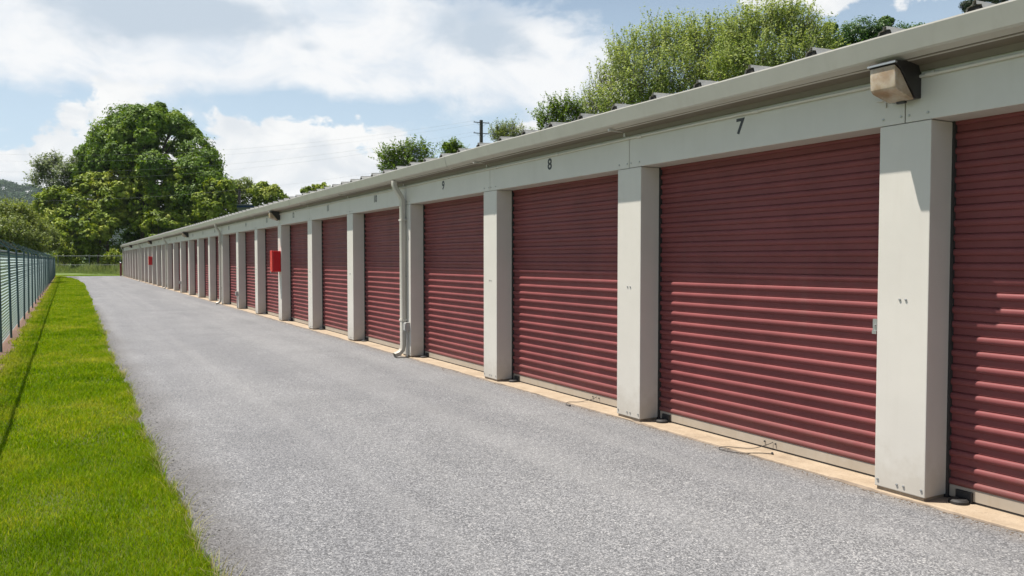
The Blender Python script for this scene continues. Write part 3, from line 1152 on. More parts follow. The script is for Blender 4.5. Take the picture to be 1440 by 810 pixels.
def make_tree(name, label, cat, base, lobes, leafmat, leaf=0.3, twigs=40, leaves=24, spread=0.16, trunk_r=0.3, bark='bark', group=None, up=0.35, shell=(.72, 1.04), aspect=.55, stems=1):
    """base: world point; lobes: [(centre, radii)] in world coordinates"""
    base = Vector(base)
    t = thing(name, label, cat, base, group)
    lc = [(Vector(c) - base, r) for c, r in lobes]
    cen = sum((c for c, r in lc), Vector()) / len(lc)
    P, N, T = crown_points([(tuple(c), r) for c, r in lc], twigs, leaves, spread, tuple(cen - Vector((0, 0, 0.15 * cen.z))), shell, up)
    keep = P[:, 2] > 0.05
    P, N, T = P[keep], N[keep], T[keep]
    leaf_object('crown', P, N, leaf * rng.uniform(.65, 1.3, len(P)), T, mat=M[leafmat], parent=t, aspect=aspect)
    m = MB()
    zc = cen.z
    fork = Vector((cen.x * 0.3, cen.y * 0.3, max(0.5, zc * 0.45)))
    for s in range(stems):
        o = Vector((random.uniform(-.5, .5), random.uniform(-.5, .5), 0)) * (0 if stems == 1 else trunk_r * 4)
        m.tube([o * 1.0 + Vector((0, 0, -0.3)), o * .9 + Vector((0, 0, 0.15)), o + fork * 0.55, fork + o * .5], [trunk_r * 1.5, trunk_r * 1.1, trunk_r * .85, trunk_r * .7], 9)
    m2 = m
    lsort = sorted(lc, key=lambda q: q[0].z)
    rbig = max(r[0] for c, r in lc)
    for c, r in lsort:
        mid = fork.lerp(c, 0.5) + Vector((random.uniform(-.3, .3), random.uniform(-.3, .3), 0.12 * (c - fork).length))
        rr = trunk_r * 0.42
        if r[0] < 0.55 * rbig:
            continue
        m2.tube([fork, fork.lerp(mid, .6), mid, c], [rr, rr * .8, rr * .6, rr * .2], 6)
        for q in range(5):       # branches inside the lobe
            d = Vector(rdir(1)[0])
            d.z = abs(d.z) * .6
            e = c + Vector((d.x * r[0], d.y * r[1], d.z * r[2])) * 0.8
            m2.tube([mid.lerp(c, .6), c.lerp(e, .4) + Vector((0, 0, .05)), e], [rr * .3, rr * .17, rr * .05], 4)
    link('trunk', m2.mesh('trunk', M[bark], smooth=True), t)
    return t


def shoot_tree(name, label, cat, base, lobes, leafmat, n_shoots, leaf=0.13, length=(0.6, 1.3), per=15, trunk_r=0.22, bark='bark_pale', group=None, up=0.75, stems=1, aspect=.5, droop=0.0):
    """open tree built from leafy shoots: every shoot carries its own leaves, the outermost stick out of the crown"""
    base = Vector(base)
    t = thing(name, label, cat, base, group)
    b = np.array(base)
    cs = np.array([np.array(c) - b for c, r in lobes])
    rs = np.array([r for c, r in lobes])
    vol = rs.prod(1) ** 0.8
    idx = rng.choice(len(cs), n_shoots, p=vol / vol.sum())
    d = rdir(n_shoots)
    p0 = cs[idx] + d * rs[idx] * (rng.uniform(0.15, 1, (n_shoots, 1)) ** 0.45)
    cen = cs.mean(0)
    out = p0 - (cen - np.array([0, 0, cen[2] * .25]))
    out /= np.linalg.norm(out, axis=1, keepdims=True)
    dr = out * .55 + np.array([0, 0, up]) + rng.normal(size=(n_shoots, 3)) * .38
    dr /= np.linalg.norm(dr, axis=1, keepdims=True)
    L = rng.uniform(length[0], length[1], n_shoots)
    u = (np.arange(per) + .5) / per
    pos = p0[:, None, :] + dr[:, None, :] * (u[None, :, None] * L[:, None, None])
    pos[:, :, 2] -= droop * (u ** 2)[None, :] * L[:, None]
    wob = rng.normal(size=pos.shape) * (leaf * .55 * (1.25 - u))[None, :, None]
    pos = pos + wob
    tt = rng.uniform(.15, .8, n_shoots)
    ti = tt[:, None] + rng.normal(size=(n_shoots, per)) * .09 + u[None, :] * .12
    nn = rng.normal(size=pos.shape) * .55 + out[:, None, :] * .5 + np.array([0, 0, .45])
    pos = pos.reshape(-1, 3)
    sz = leaf * rng.uniform(.6, 1.3, len(pos))
    leaf_object('crown', pos, nn.reshape(-1, 3), sz, ti.reshape(-1), M[leafmat], t, aspect)
    m = MB()
    zc = cen[2]
    fork = Vector((cen[0] * .3, cen[1] * .3, max(.4, zc * .4)))
    for s_ in range(stems):
        o = Vector((random.uniform(-.5, .5), random.uniform(-.5, .5), 0)) * (0 if stems == 1 else trunk_r * 4)
        m.tube([o + Vector((0, 0, -.3)), o * .9 + Vector((0, 0, .15)), o + fork * .55, fork + o * .5], [trunk_r * 1.5, trunk_r * 1.1, trunk_r * .85, trunk_r * .7], 9)
    for i in range(len(cs)):
        c = Vector(cs[i])
        mid = fork.lerp(c, .5) + Vector((random.uniform(-.3, .3), random.uniform(-.3, .3), .1 * (c - fork).length))
        rr = trunk_r * .38
        m.tube([fork, fork.lerp(mid, .6), mid, c], [rr, rr * .7, rr * .45, rr * .15], 6)
    for i in rng.choice(n_shoots, min(n_shoots, 900), replace=False):
        c = Vector(cs[idx[i]])
        a, e = Vector(p0[i]), Vector(p0[i] + dr[i] * L[i] * .9)
        e.z -= droop * .81 * L[i]
        m.tube([c.lerp(a, .35), a, e], [.02, .013, .004], 3, cap=False)
    link('trunk', m.mesh('trunk', M[bark], smooth=True), t)
    return t


def px_lobes(Z, spec):
    """spec: (px, py, radius_px, depth offset in m, squash)"""
    out = []
    for q in spec:
        px, py, rp, dz = q[:4]
        sq = q[4] if len(q) > 4 else 0.85
        c = at(px, py, Z + dz)
        r = rp / 1120.0 * (Z + dz)
        out.append((c, (r, r, r * sq)))
    return out


def rand_lobes(Z, n, cx, cy, wx, wy, rmin, rmax, depth, seed, dome=True, sq=.85):
    """n lobes over a dome outline (photo pixels at depth Z), spread in real depth as well"""
    r = random.Random(seed)
    spec = []
    tries = 0
    while len(spec) < n and tries < 4000:
        tries += 1
        u, v = r.uniform(-1, 1), r.uniform(-1, 1)
        q = u * u + v * v
        if q > 1:
            continue
        rp = r.uniform(rmin, rmax)
        d = math.sqrt(max(0, 1 - q)) * depth * r.choice((-1, -1, -.6, .3, .9))
        k = 1 - rp / max(wx, wy) * 0.6
        spec.append((cx + u * wx * k, cy - v * wy * k, rp, d, sq))
    return px_lobes(Z, spec)


def gpt(px, Z, z=-0.1):
    p = at(px, 365, Z)
    p.z = z
    return p


# the big mass of trees past the end of the lane
make_tree('broadleaf_tree', 'tallest dark green dome-crowned tree beyond the end of the lane', 'tree', gpt(205, 114, .3),
          rand_lobes(114, 60, 212, 238, 92, 88, 13, 30, 9, 3) + px_lobes(114, [(215, 172, 24, -2), (185, 182, 24, -2), (245, 182, 24, -2), (160, 200, 24, -1), (270, 205, 24, -1), (285, 240, 22, -2), (150, 226, 24, -3), (128, 220, 18, -2), (114, 244, 18, -2), (142, 196, 14, 0), (168, 172, 11, 0), (196, 158, 11, 0), (226, 156, 12, 0), (252, 168, 10, 0), (275, 190, 10, 0), (296, 216, 11, 0), (304, 240, 10, 0), (118, 240, 12, -2)]),
          'leaf_oak', 0.40, 64, 26, .115, 0.6, group='trees beyond the lane')
make_tree('broadleaf_tree', 'dark green tree forming the right shoulder of the tallest dome', 'tree', gpt(282, 110, .3),
          rand_lobes(110, 20, 278, 268, 42, 58, 15, 25, 5, 8), 'leaf_oak', 0.38, 55, 24, .17, 0.4, group='trees beyond the lane')
shoot_tree('pale_tree', 'sparse grey-green tree leaning out at the left of the tall dome', 'tree', gpt(88, 112, .3),
           px_lobes(112, [(66, 240, 12, 0), (80, 232, 10, 1), (62, 256, 10, 0), (92, 246, 13, -1), (100, 264, 14, 0), (78, 254, 11, 1), (110, 236, 13, 1), (84, 276, 15, 0)]), 'leaf_pale', 620, 0.36, (1.0, 2.2), 13, .25, 'bark', 'trees beyond the lane', up=.2, aspect=.5)
vines = [
    ('vine-draped tree with a rounded yellow-green head, centre of the tree mass', 262, 106, [(262, 248, 20, 0), (250, 268, 20, 0), (274, 272, 19, 0), (258, 292, 22, -1), (272, 305, 20, -1), (262, 325, 20, 0)]),
    ('vine-covered tree lump at the right foot of the tall dome, by the roof', 308, 104, [(306, 268, 18, 0), (296, 285, 18, 0), (316, 282, 16, 0), (302, 302, 18, -1), (288, 300, 16, -1), (318, 300, 14, 0), (304, 322, 18, 0)]),
    ('vine-covered tree left of centre with mottled pale highlights', 152, 106, [(150, 258, 17, 0), (166, 250, 16, 1), (128, 256, 16, 1), (118, 274, 16, 0), (140, 276, 18, 0), (162, 276, 18, -1), (150, 296, 20, -1), (172, 298, 16, 0)]),
    ('vine-draped lump below the middle of the tall dome', 204, 107, [(190, 232, 17, 1), (206, 244, 17, 0), (222, 236, 16, 1), (198, 264, 20, -1), (218, 268, 20, 0), (206, 290, 20, -1)]),
    ('bright yellow-green thicket at the left foot of the tree mass', 84, 104, [(70, 282, 17, 0), (90, 276, 17, 0), (108, 284, 18, 0), (78, 304, 18, -1), (98, 306, 19, -1), (118, 304, 18, 0), (66, 326, 16, 0), (84, 330, 16, 0)]),
    ('leafy lit bush above the corner of the green fence', 102, 100, [(86, 322, 15, 0), (104, 326, 17, 0), (120, 322, 15, 0), (94, 342, 14, 0), (112, 344, 14, 0), (100, 358, 11, 0)]),
    ('bright leafy bush hanging over the middle of the rail fence', 138, 104, [(132, 314, 18, 0), (150, 308, 16, 0), (140, 332, 15, -1), (126, 344, 12, -1), (146, 322, 14, -1)]),
    ('shaded green thicket behind the far end of the gutter', 225, 104, [(200, 310, 15, 1), (222, 306, 18, 0), (240, 310, 17, 0), (258, 318, 15, 0), (216, 324, 14, 0), (240, 330, 14, 0)]),
    ('dark thicket filling the shade behind the rail fence', 165, 113, [(150, 326, 26, 3), (180, 326, 26, 4), (120, 326, 24, 4), (95, 326, 24, 4), (205, 330, 24, 4), (150, 352, 24, 2), (180, 352, 24, 2), (120, 352, 24, 2), (92, 352, 22, 2), (230, 350, 24, 4)]),
    ('low leafy bush at the left end of the rail fence', 96, 98.5, [(90, 350, 9, 0), (98, 358, 9, 0), (88, 366, 8, 0), (104, 367, 7, 0)]),
    ('low leafy bush beside the maroon bollard', 160, 99, [(160, 364, 8, 0), (166, 370, 7, 0), (153, 370, 7, 0)]),
]
for i, (lab, px, Z, sp) in enumerate(vines):
    if i >= 9:
        shoot_tree('bush', lab, 'bush', gpt(px, Z, -.1), px_lobes(Z, sp), 'leaf_vine', 420, .24, (.4, 1.0), 12, .06, 'bark', 'low bushes by the rail fence', stems=3)
        continue
    sp2 = []
    rr = random.Random(40 + i)
    for q in sp:
        sp2.append(q)
        for j in range(2):
            a = rr.uniform(0, 6.28)
            sp2.append((q[0] + math.cos(a) * q[2] * .8, q[1] + math.sin(a) * q[2] * .7, q[2] * rr.uniform(.4, .62), q[3] - rr.uniform(0, 1.4)))
    make_tree('vine_covered_tree', lab, 'tree', gpt(px, Z, -.1), px_lobes(Z, sp2), 'leaf_oak' if i == 8 else 'leaf_vine', 0.37, 44, 24, .11, 0.22, group='vine-covered trees beyond the lane')

# soft bushes behind the green fence
for lab, px, Z, sp, lm in (
    ('soft light green bush behind the green fence, at the left picture edge', 14, 58, [(0, 318, 28, 0), (22, 312, 24, 1), (-30, 322, 30, 0), (12, 338, 28, -1), (40, 330, 20, 1), (-24, 345, 28, -1), (45, 348, 16, 0)], 'leaf_fine'),
    ('low lit bush behind the middle of the green fence', 52, 74, [(48, 328, 15, 0), (62, 334, 13, 0), (56, 346, 13, -1), (70, 346, 11, 0), (40, 342, 14, 0)], 'leaf_fine'),
    ('rough bush on the left horizon under the wooded hill', 30, 105, [(8, 300, 12, 0), (26, 300, 12, 0), (44, 302, 12, 0), (60, 300, 12, 0), (-12, 300, 13, 0), (20, 316, 14, 0), (50, 318, 14, 0)], 'leaf_vine')):
    sp2 = []
    rr = random.Random(px)
    for q in sp:
        sp2.append(q)
        for j in range(2):
            a = rr.uniform(0, 6.28)
            sp2.append((q[0] + math.cos(a) * q[2] * .8, q[1] + math.sin(a) * q[2] * .6 - 2, q[2] * rr.uniform(.4, .6), q[3] - rr.uniform(-.6, .8)))
    if Z < 80:
        shoot_tree('bush', lab, 'bush', gpt(px, Z, -.1), px_lobes(Z, sp), lm, 4200 if Z < 60 else 1500, .17, (.5, 1.2), 14, .08, 'bark', 'bushes behind the green fence', stems=3)
    else:
        make_tree('bush', lab, 'bush', gpt(px, Z, -.1), px_lobes(Z, sp2), lm, .3, 40, 22, .17, 0.1, group='bushes behind the green fence', stems=3)

# bushes over the far roof
for lab, px, Z, sp in (
    ('pale bushy tree over the far roof, left of the blue-edged building', 340, 124, [(330, 268, 13, 0), (344, 262, 13, 0), (336, 282, 13, 0), (352, 276, 12, 0), (322, 282, 11, 0)]),
    ('round green tree over the far roof, right of the blue-edged building', 376, 108, [(366, 270, 14, 0), (380, 274, 14, 0), (394, 280, 11, 0), (372, 288, 13, 0), (402, 288, 9, 0), (388, 292, 12, 0)])):
    sp2 = list(sp)
    rr = random.Random(px)
    for q in sp:
        a = rr.uniform(3.2, 6.2)
        sp2.append((q[0] + math.cos(a) * q[2] * .8, q[1] + math.sin(a) * q[2] * .7, q[2] * .5, q[3]))
    make_tree('broadleaf_tree', lab, 'tree', gpt(px, Z, 0), px_lobes(Z, sp2), 'leaf_vine' if px > 350 else 'leaf_fine', 0.36, 40, 22, .17, 0.3, group='trees over the far roof')

# trees behind the row, right half of the photograph
def wispy(Z, spec, seed, n=2):
    r = random.Random(seed)
    out = []
    for q in spec:
        out.append(q)
        for j in range(n):
            a = r.uniform(0, 6.28)
            out.append((q[0] + math.cos(a) * q[2] * .95, q[1] + math.sin(a) * q[2] * .9, q[2] * r.uniform(.3, .5), q[3] + r.uniform(-1.5, 1.5)))
    return px_lobes(Z, out)


shoot_tree('willow_tree', 'tall loose light green tree with wispy left branches above the roof', 'tree', gpt(930, 46),
           px_lobes(46, [(885, 96, 30, 0), (915, 72, 32, 0), (950, 70, 34, 1), (985, 72, 36, 0), (905, 128, 40, -1), (950, 112, 44, -1), (1000, 110, 40, 0), (880, 150, 36, 0), (935, 170, 50, 1), (1000, 170, 50, 1), (1030, 70, 26, 1)]),
           'leaf_willow', 3300, 0.15, (.6, 1.7), 17, 0.2, group='trees behind the row')
shoot_tree('willow_tree', 'sparse twiggy shoot tree at the left edge of the tall loose tree', 'tree', gpt(852, 47.5),
           px_lobes(47.5, [(848, 122, 18, 0), (836, 150, 20, 0), (866, 84, 18, 0), (852, 170, 24, 0), (862, 120, 16, 0)]),
           'leaf_willow', 330, 0.15, (.7, 1.6), 13, 0.09, group='trees behind the row', stems=2)
shoot_tree('willow_tree', 'highest bright green tree above the roof, left of the door lamp', 'tree', gpt(1080, 43),
           px_lobes(43, [(1042, 56, 34, 0), (1075, 44, 32, 0), (1110, 50, 34, 0), (1142, 70, 30, 0), (1060, 96, 44, -1), (1110, 98, 42, -1), (1150, 106, 32, 0), (1030, 106, 38, 0), (1080, 150, 60, 1), (1150, 140, 40, 0), (1098, 32, 20, 0)]),
           'leaf_willow', 3900, 0.14, (.5, 1.35), 16, 0.2, group='trees behind the row')
make_tree('broadleaf_tree', 'deep green rounded tree over the roof, above the door lamp', 'tree', gpt(1235, 62),
          wispy(62, [(1180, 56, 22, 0), (1204, 48, 22, 0), (1230, 52, 22, 0), (1256, 54, 20, 0), (1280, 52, 17, 0), (1210, 80, 30, 0), (1250, 80, 30, 0), (1170, 76, 22, 0), (1290, 72, 20, 0)], 3),
          'leaf_maple', 0.19, 52, 24, .17, 0.3, group='trees behind the row')
make_tree('pine_tree', 'dark evergreen tip over the roof in the top right corner', 'tree', gpt(1370, 56),
          wispy(56, [(1352, 12, 8, 0), (1366, 4, 9, 0), (1380, -4, 10, 0), (1362, 18, 12, 0), (1382, 14, 14, 0), (1400, 0, 12, 0), (1376, 34, 20, 0), (1410, 30, 22, 0), (1395, -22, 10, 0)], 4),
          'leaf_pine', 0.15, 40, 26, .17, 0.2, group='trees behind the row', aspect=.25)
shoot_tree('broadleaf_tree', 'small dark green tree at the foot of the tall wispy tree', 'tree', gpt(792, 66),
           px_lobes(66, [(764, 170, 12, 0), (780, 160, 13, 0), (798, 156, 13, 0), (814, 160, 13, 0), (790, 178, 18, 0), (818, 176, 16, 0), (772, 186, 16, 0), (800, 200, 22, 0)]), 'leaf_oak', 700, 0.2, (.6, 1.6), 14, 0.16, 'bark', 'trees behind the row', up=.35)
shoot_tree('locust_tree', 'feathery pale tree just right of the utility pole', 'tree', gpt(712, 74),
           px_lobes(74, [(706, 192, 10, 0), (716, 184, 7, 0), (724, 194, 9, 0), (698, 194, 8, 0), (712, 202, 14, 0), (732, 192, 6, 0)]),
           'leaf_fine', 330, 0.2, (.6, 1.5), 13, 0.1, group='trees behind the row', aspect=.35)
shoot_tree('broadleaf_tree', 'low dark green tree over the roof, above door 9 and 10', 'tree', gpt(568, 84),
           px_lobes(84, [(546, 226, 12, 0), (560, 220, 12, 0), (576, 216, 12, 0), (592, 214, 11, 0), (600, 222, 9, 0), (570, 234, 16, 0), (590, 236, 15, 0), (552, 240, 14, 0)]), 'leaf_oak', 560, 0.26, (.7, 1.7), 13, 0.16, 'bark', 'trees behind the row', up=.35)
shoot_tree('broadleaf_tree', 'tiny tree crown peeping over the roof left of the utility pole', 'tree', gpt(636, 96),
           px_lobes(96, [(628, 210, 6, 0), (638, 208, 6, 0), (634, 218, 9, 0), (646, 214, 6, 0)]), 'leaf_oak', 260, 0.26, (.5, 1.2), 13, 0.14, 'bark', 'trees behind the row', up=.35)
make_tree('bush', 'low leafy fringe just above the gutter left of door 10', 'bush', gpt(442, 112),
          wispy(112, [(432, 268, 6, 0), (446, 265, 6, 0), (458, 264, 6, 0), (440, 276, 9, 0), (456, 274, 8, 0)], 9), 'leaf_vine', 0.34, 24, 12, .2, 0.12, group='trees over the far roof')


# ------------------------------------------------------------------ far building and utility poles
def far_building():
    p = at(356, 365, 113)
    t = thing('far_building', 'pale building with a blue roof edge between the far bushes', 'building', (p.x, p.y, 0))
    t.rotation_euler = (0, 0, R(-30))
    wm = plain('pale_siding', (0.42, 0.43, 0.44), 0.7)
    bm_ = plain('blue_fascia', (0.05, 0.10, 0.28), 0.5)
    link('wall', MB().box(-3.2, 9, 0, 9, -0.1, 9.1).mesh('wall', wm), t)
    link('roof', MB().box(-3.5, 9.4, -0.4, 9.4, 9.40, 9.55).mesh('roof', plain('grey_roof', (.4, .4, .42), .7)), t)
    link('fascia', MB().box(-3.4, 9.3, -0.3, 9.3, 9.10, 9.399).mesh('fascia', bm_), t)
    wd = MB().box(-0.7, 0.7, -0.05, 0.0, 7.3, 8.4).mesh('window', M['bronze'])
    for x in (-1.5, 1.5, 4.5):
        w = link('window', wd, t, (x, -0.002, 0))
        link('sill', MB().box(-0.8, 0.8, -0.12, -0.001, 7.18, 7.295).mesh('sill', wm), w)


far_building()


def utility_poles():
    def pole(label, p, h, ang, arms, r=0.16):
        t = thing('utility_pole', label, 'pole', (p.x, p.y, 0), 'utility poles')
        t.rotation_euler = (0, 0, ang)
        link('shaft', MB().tube([(0, 0, -0.5), (0, 0, h * .5), (0, 0, h)], [r * 1.25, r * 1.1, r], 12).mesh('shaft', M['wood'], smooth=True), t)
        for z in arms:
            a = link('crossarm', MB().box(-0.85, 0.85, -0.12, -0.05, z - 0.035, z + 0.035).mesh('crossarm', M['wood']), t)
            for x in (-0.75, 0.75):
                link('insulator', MB().tube([(x, -0.085, z + 0.035), (x, -0.085, z + 0.08), (x, -0.085, z + 0.14)], [0.015, 0.03, 0.02], 8).mesh('insulator', M['steel']), a)
            link('brace', MB().tube([(-0.5, -0.09, z - 0.06), (0, -0.12, z - 0.45), (0.5, -0.09, z - 0.06)], 0.018, 5).mesh('brace', M['steel']), t)
        return t
    Z = 80
    top = at(677, 170, Z)
    pole('dark wooden utility pole with two crossarms above the roof', top, top.z, YAW * -1 + R(25), (top.z - 0.25, top.z - 1.32), 0.17)
    q = at(338, 268, 116)
    pole('grey utility pole half hidden in the bushes over the far roof', q, q.z, -YAW, (q.z - 0.4, q.z - 1.4), 0.18)
    left = at(-260, 150, 92)
    ends = []
    for i, (z0, off, z1, w) in enumerate(((top.z - .1, -0.75, 15.5, 0), (top.z - .1, 0.75, 14.6, 0), (top.z - 1.2, -0.75, 13.2, 0), (top.z - 1.2, .75, 12.0, 0), (top.z - 3.4, 0, 9.6, 0))):
        a = Vector((top.x + off, top.y, z0))
        b = Vector((left.x, left.y + off, z1))
        pts = []
        for k in range(41):
            u = k / 40
            p = a.lerp(b, u)
            p.z -= 4 * u * (1 - u) * 2.6
            pts.append(p - a)
        o = link('overhead_cable', MB().tube(pts, 0.005, 5).mesh('overhead_cable', M['wire'], smooth=True), None, a)
        labs = ['topmost thin overhead cable crossing in front of the tall tree', 'second thin overhead cable from the top across the tall tree', 'middle one of five thin overhead cables across the tall tree',
                'fourth thin overhead cable down across the tall tree', 'lowest thin overhead cable crossing the tall tree']
        tag(o, labs[i], 'cable', 'overhead cables')


utility_poles()


# ------------------------------------------------------------------ wooded hill on the horizon
def hill():
    m = MB()
    na, nr = 60, 14
    pk = random.Random(4)

    def hh(x, y):
        return 0

    def height(px, r):
        # ridge profile by bearing (photo pixel of the bearing), falling to the right
        base = 0
        ridge = 84 - 0.10 * max(0, px + 40) - 0.00035 * max(0, px + 40) ** 2 + 4 * math.sin(px * 0.045) + 2.5 * math.sin(px * .13 + 1)
        ridge = max(14, ridge)
        u = min(1.0, max(0.0, (px + 1500) / 1100.0))
        ridge *= u * u * (3 - 2 * u)
        t = (r - 1180) / 500.0
        return 1.9 * ridge * math.sin(min(1, max(0, t)) * math.pi / 2) ** 0.8
    grid = {}
    pts = []
    for i in range(na):
        px = -1500 + i * (1150 + 1500) / (na - 1)
        for j in range(nr):
            r = 1064 + j * 85
            p = at(px, 365, r)
            z = height(px, r) - 0.5 if r > 1180 else -0.5
            grid[(i, j)] = len(m.v)
            m.v.append((p.x, p.y, z))
            if 0 <= i:
                pts.append((px, r, p.x, p.y, z))
    for i in range(na - 1):
        for j in range(nr - 1):
            m.f.append((grid[(i, j)], grid[(i + 1, j)], grid[(i + 1, j + 1)], grid[(i, j + 1)]))
    tag(link('hill', m.mesh('hill', M['hill_ground'], smooth=True)), kind='structure')
    # the wood on it
    P, N, T = [], [], []
    r_ = random.Random(12)
    cnt = 0
    for q in range(5200):
        px = r_.uniform(-330, 330) if q % 5 < 2 else (r_.uniform(-1450, -330) if q % 5 < 4 else r_.uniform(330, 1000))
        r = r_.uniform(1190, 1710)
        p = at(px, 365, r)
        z = height(px, r)
        cr = r_.uniform(5.0, 10.0)
        if px > 130:
            cr *= 1.2
        k = 46
        d = rdir(k)
        d[:, 2] = np.abs(d[:, 2])
        pos = np.array([p.x, p.y, z + cr * .4]) + d * np.array([cr, cr, cr * 1.15]) * rng.uniform(.75, 1.05, (k, 1))
        P.append(pos)
        N.append(d + rng.normal(size=(k, 3)) * .5 + np.array([0, 0, .3]))
        T.append(np.full(k, r_.uniform(.1, .9)) + rng.normal(size=k) * .12)
    P, N, T = np.concatenate(P), np.concatenate(N), np.concatenate(T)
    o = leaf_object('hillside_wood', P, N, 3.4 * rng.uniform(.7, 1.3, len(P)), T, M['leaf_hill'], aspect=.8)
    tag(o, 'dense blue-green wood covering the distant hill', 'wood', kind='stuff')


hill()


# ------------------------------------------------------------------ grass
def blades(name, pos, h, w, lean, tint, mat, label, cat='grass'):
    n = len(pos)
    a = rng.uniform(0, 2 * math.pi, n)
    fx = np.stack([np.cos(a), np.sin(a), np.zeros(n)], 1)
    la = rng.uniform(0, 2 * math.pi, n)
    lx = np.stack([np.cos(la), np.sin(la), np.zeros(n)], 1) * (lean * h)[:, None]
    up = np.array([0, 0, 1.0])
    v = np.empty((n, 5, 3))
    hw = (w * .5)[:, None]
    mid = pos + up * (h * .58)[:, None] + lx * .35
    tip = pos + up * (h * rng.uniform(.75, 1.0, n))[:, None] + lx
    v[:, 0] = pos - fx * hw
    v[:, 1] = pos + fx * hw
    v[:, 2] = mid + fx * hw * .75
    v[:, 3] = tip
    v[:, 4] = mid - fx * hw * .75
    me = bpy.data.meshes.new(name)
    me.vertices.add(n * 5)
    me.vertices.foreach_set('co', v.reshape(-1).astype(np.float32))
    base = np.arange(n)[:, None] * 5
    q = (base + np.array([[0, 1, 2, 4]])).astype(np.int32)
    t = (base + np.array([[4, 2, 3]])).astype(np.int32)
    li = np.concatenate([q, t], 1).reshape(-1)
    me.loops.add(n * 7)
    me.loops.foreach_set('vertex_index', li)
    me.polygons.add(n * 2)
    ls = (np.arange(n)[:, None] * 7 + np.array([[0, 4]])).reshape(-1).astype(np.int32)
    me.polygons.foreach_set('loop_start', ls)
    me.polygons.foreach_set('loop_total', np.tile(np.array([4, 3], dtype=np.int32), n))
    at_ = me.attributes.new('tint', 'FLOAT', 'FACE')
    at_.data.foreach_set('value', np.repeat(np.clip(tint, 0, 1), 2).astype(np.float32))
    me.materials.append(mat)
    me.update(calc_edges=True)
    me.validate()
    o = link(name, me)
    return tag(o, label, cat, kind='stuff')


def vnoise(x, y, f, seed):
    r = np.random.default_rng(seed)
    s = np.zeros_like(x)
    for k in range(7):
        a = r.uniform(0, 6.28)
        fr = f * r.uniform(.6, 1.7)
        s += np.sin((x * np.cos(a) + y * np.sin(a)) * fr + r.uniform(0, 6.28))
    return s / 7 * 1.6


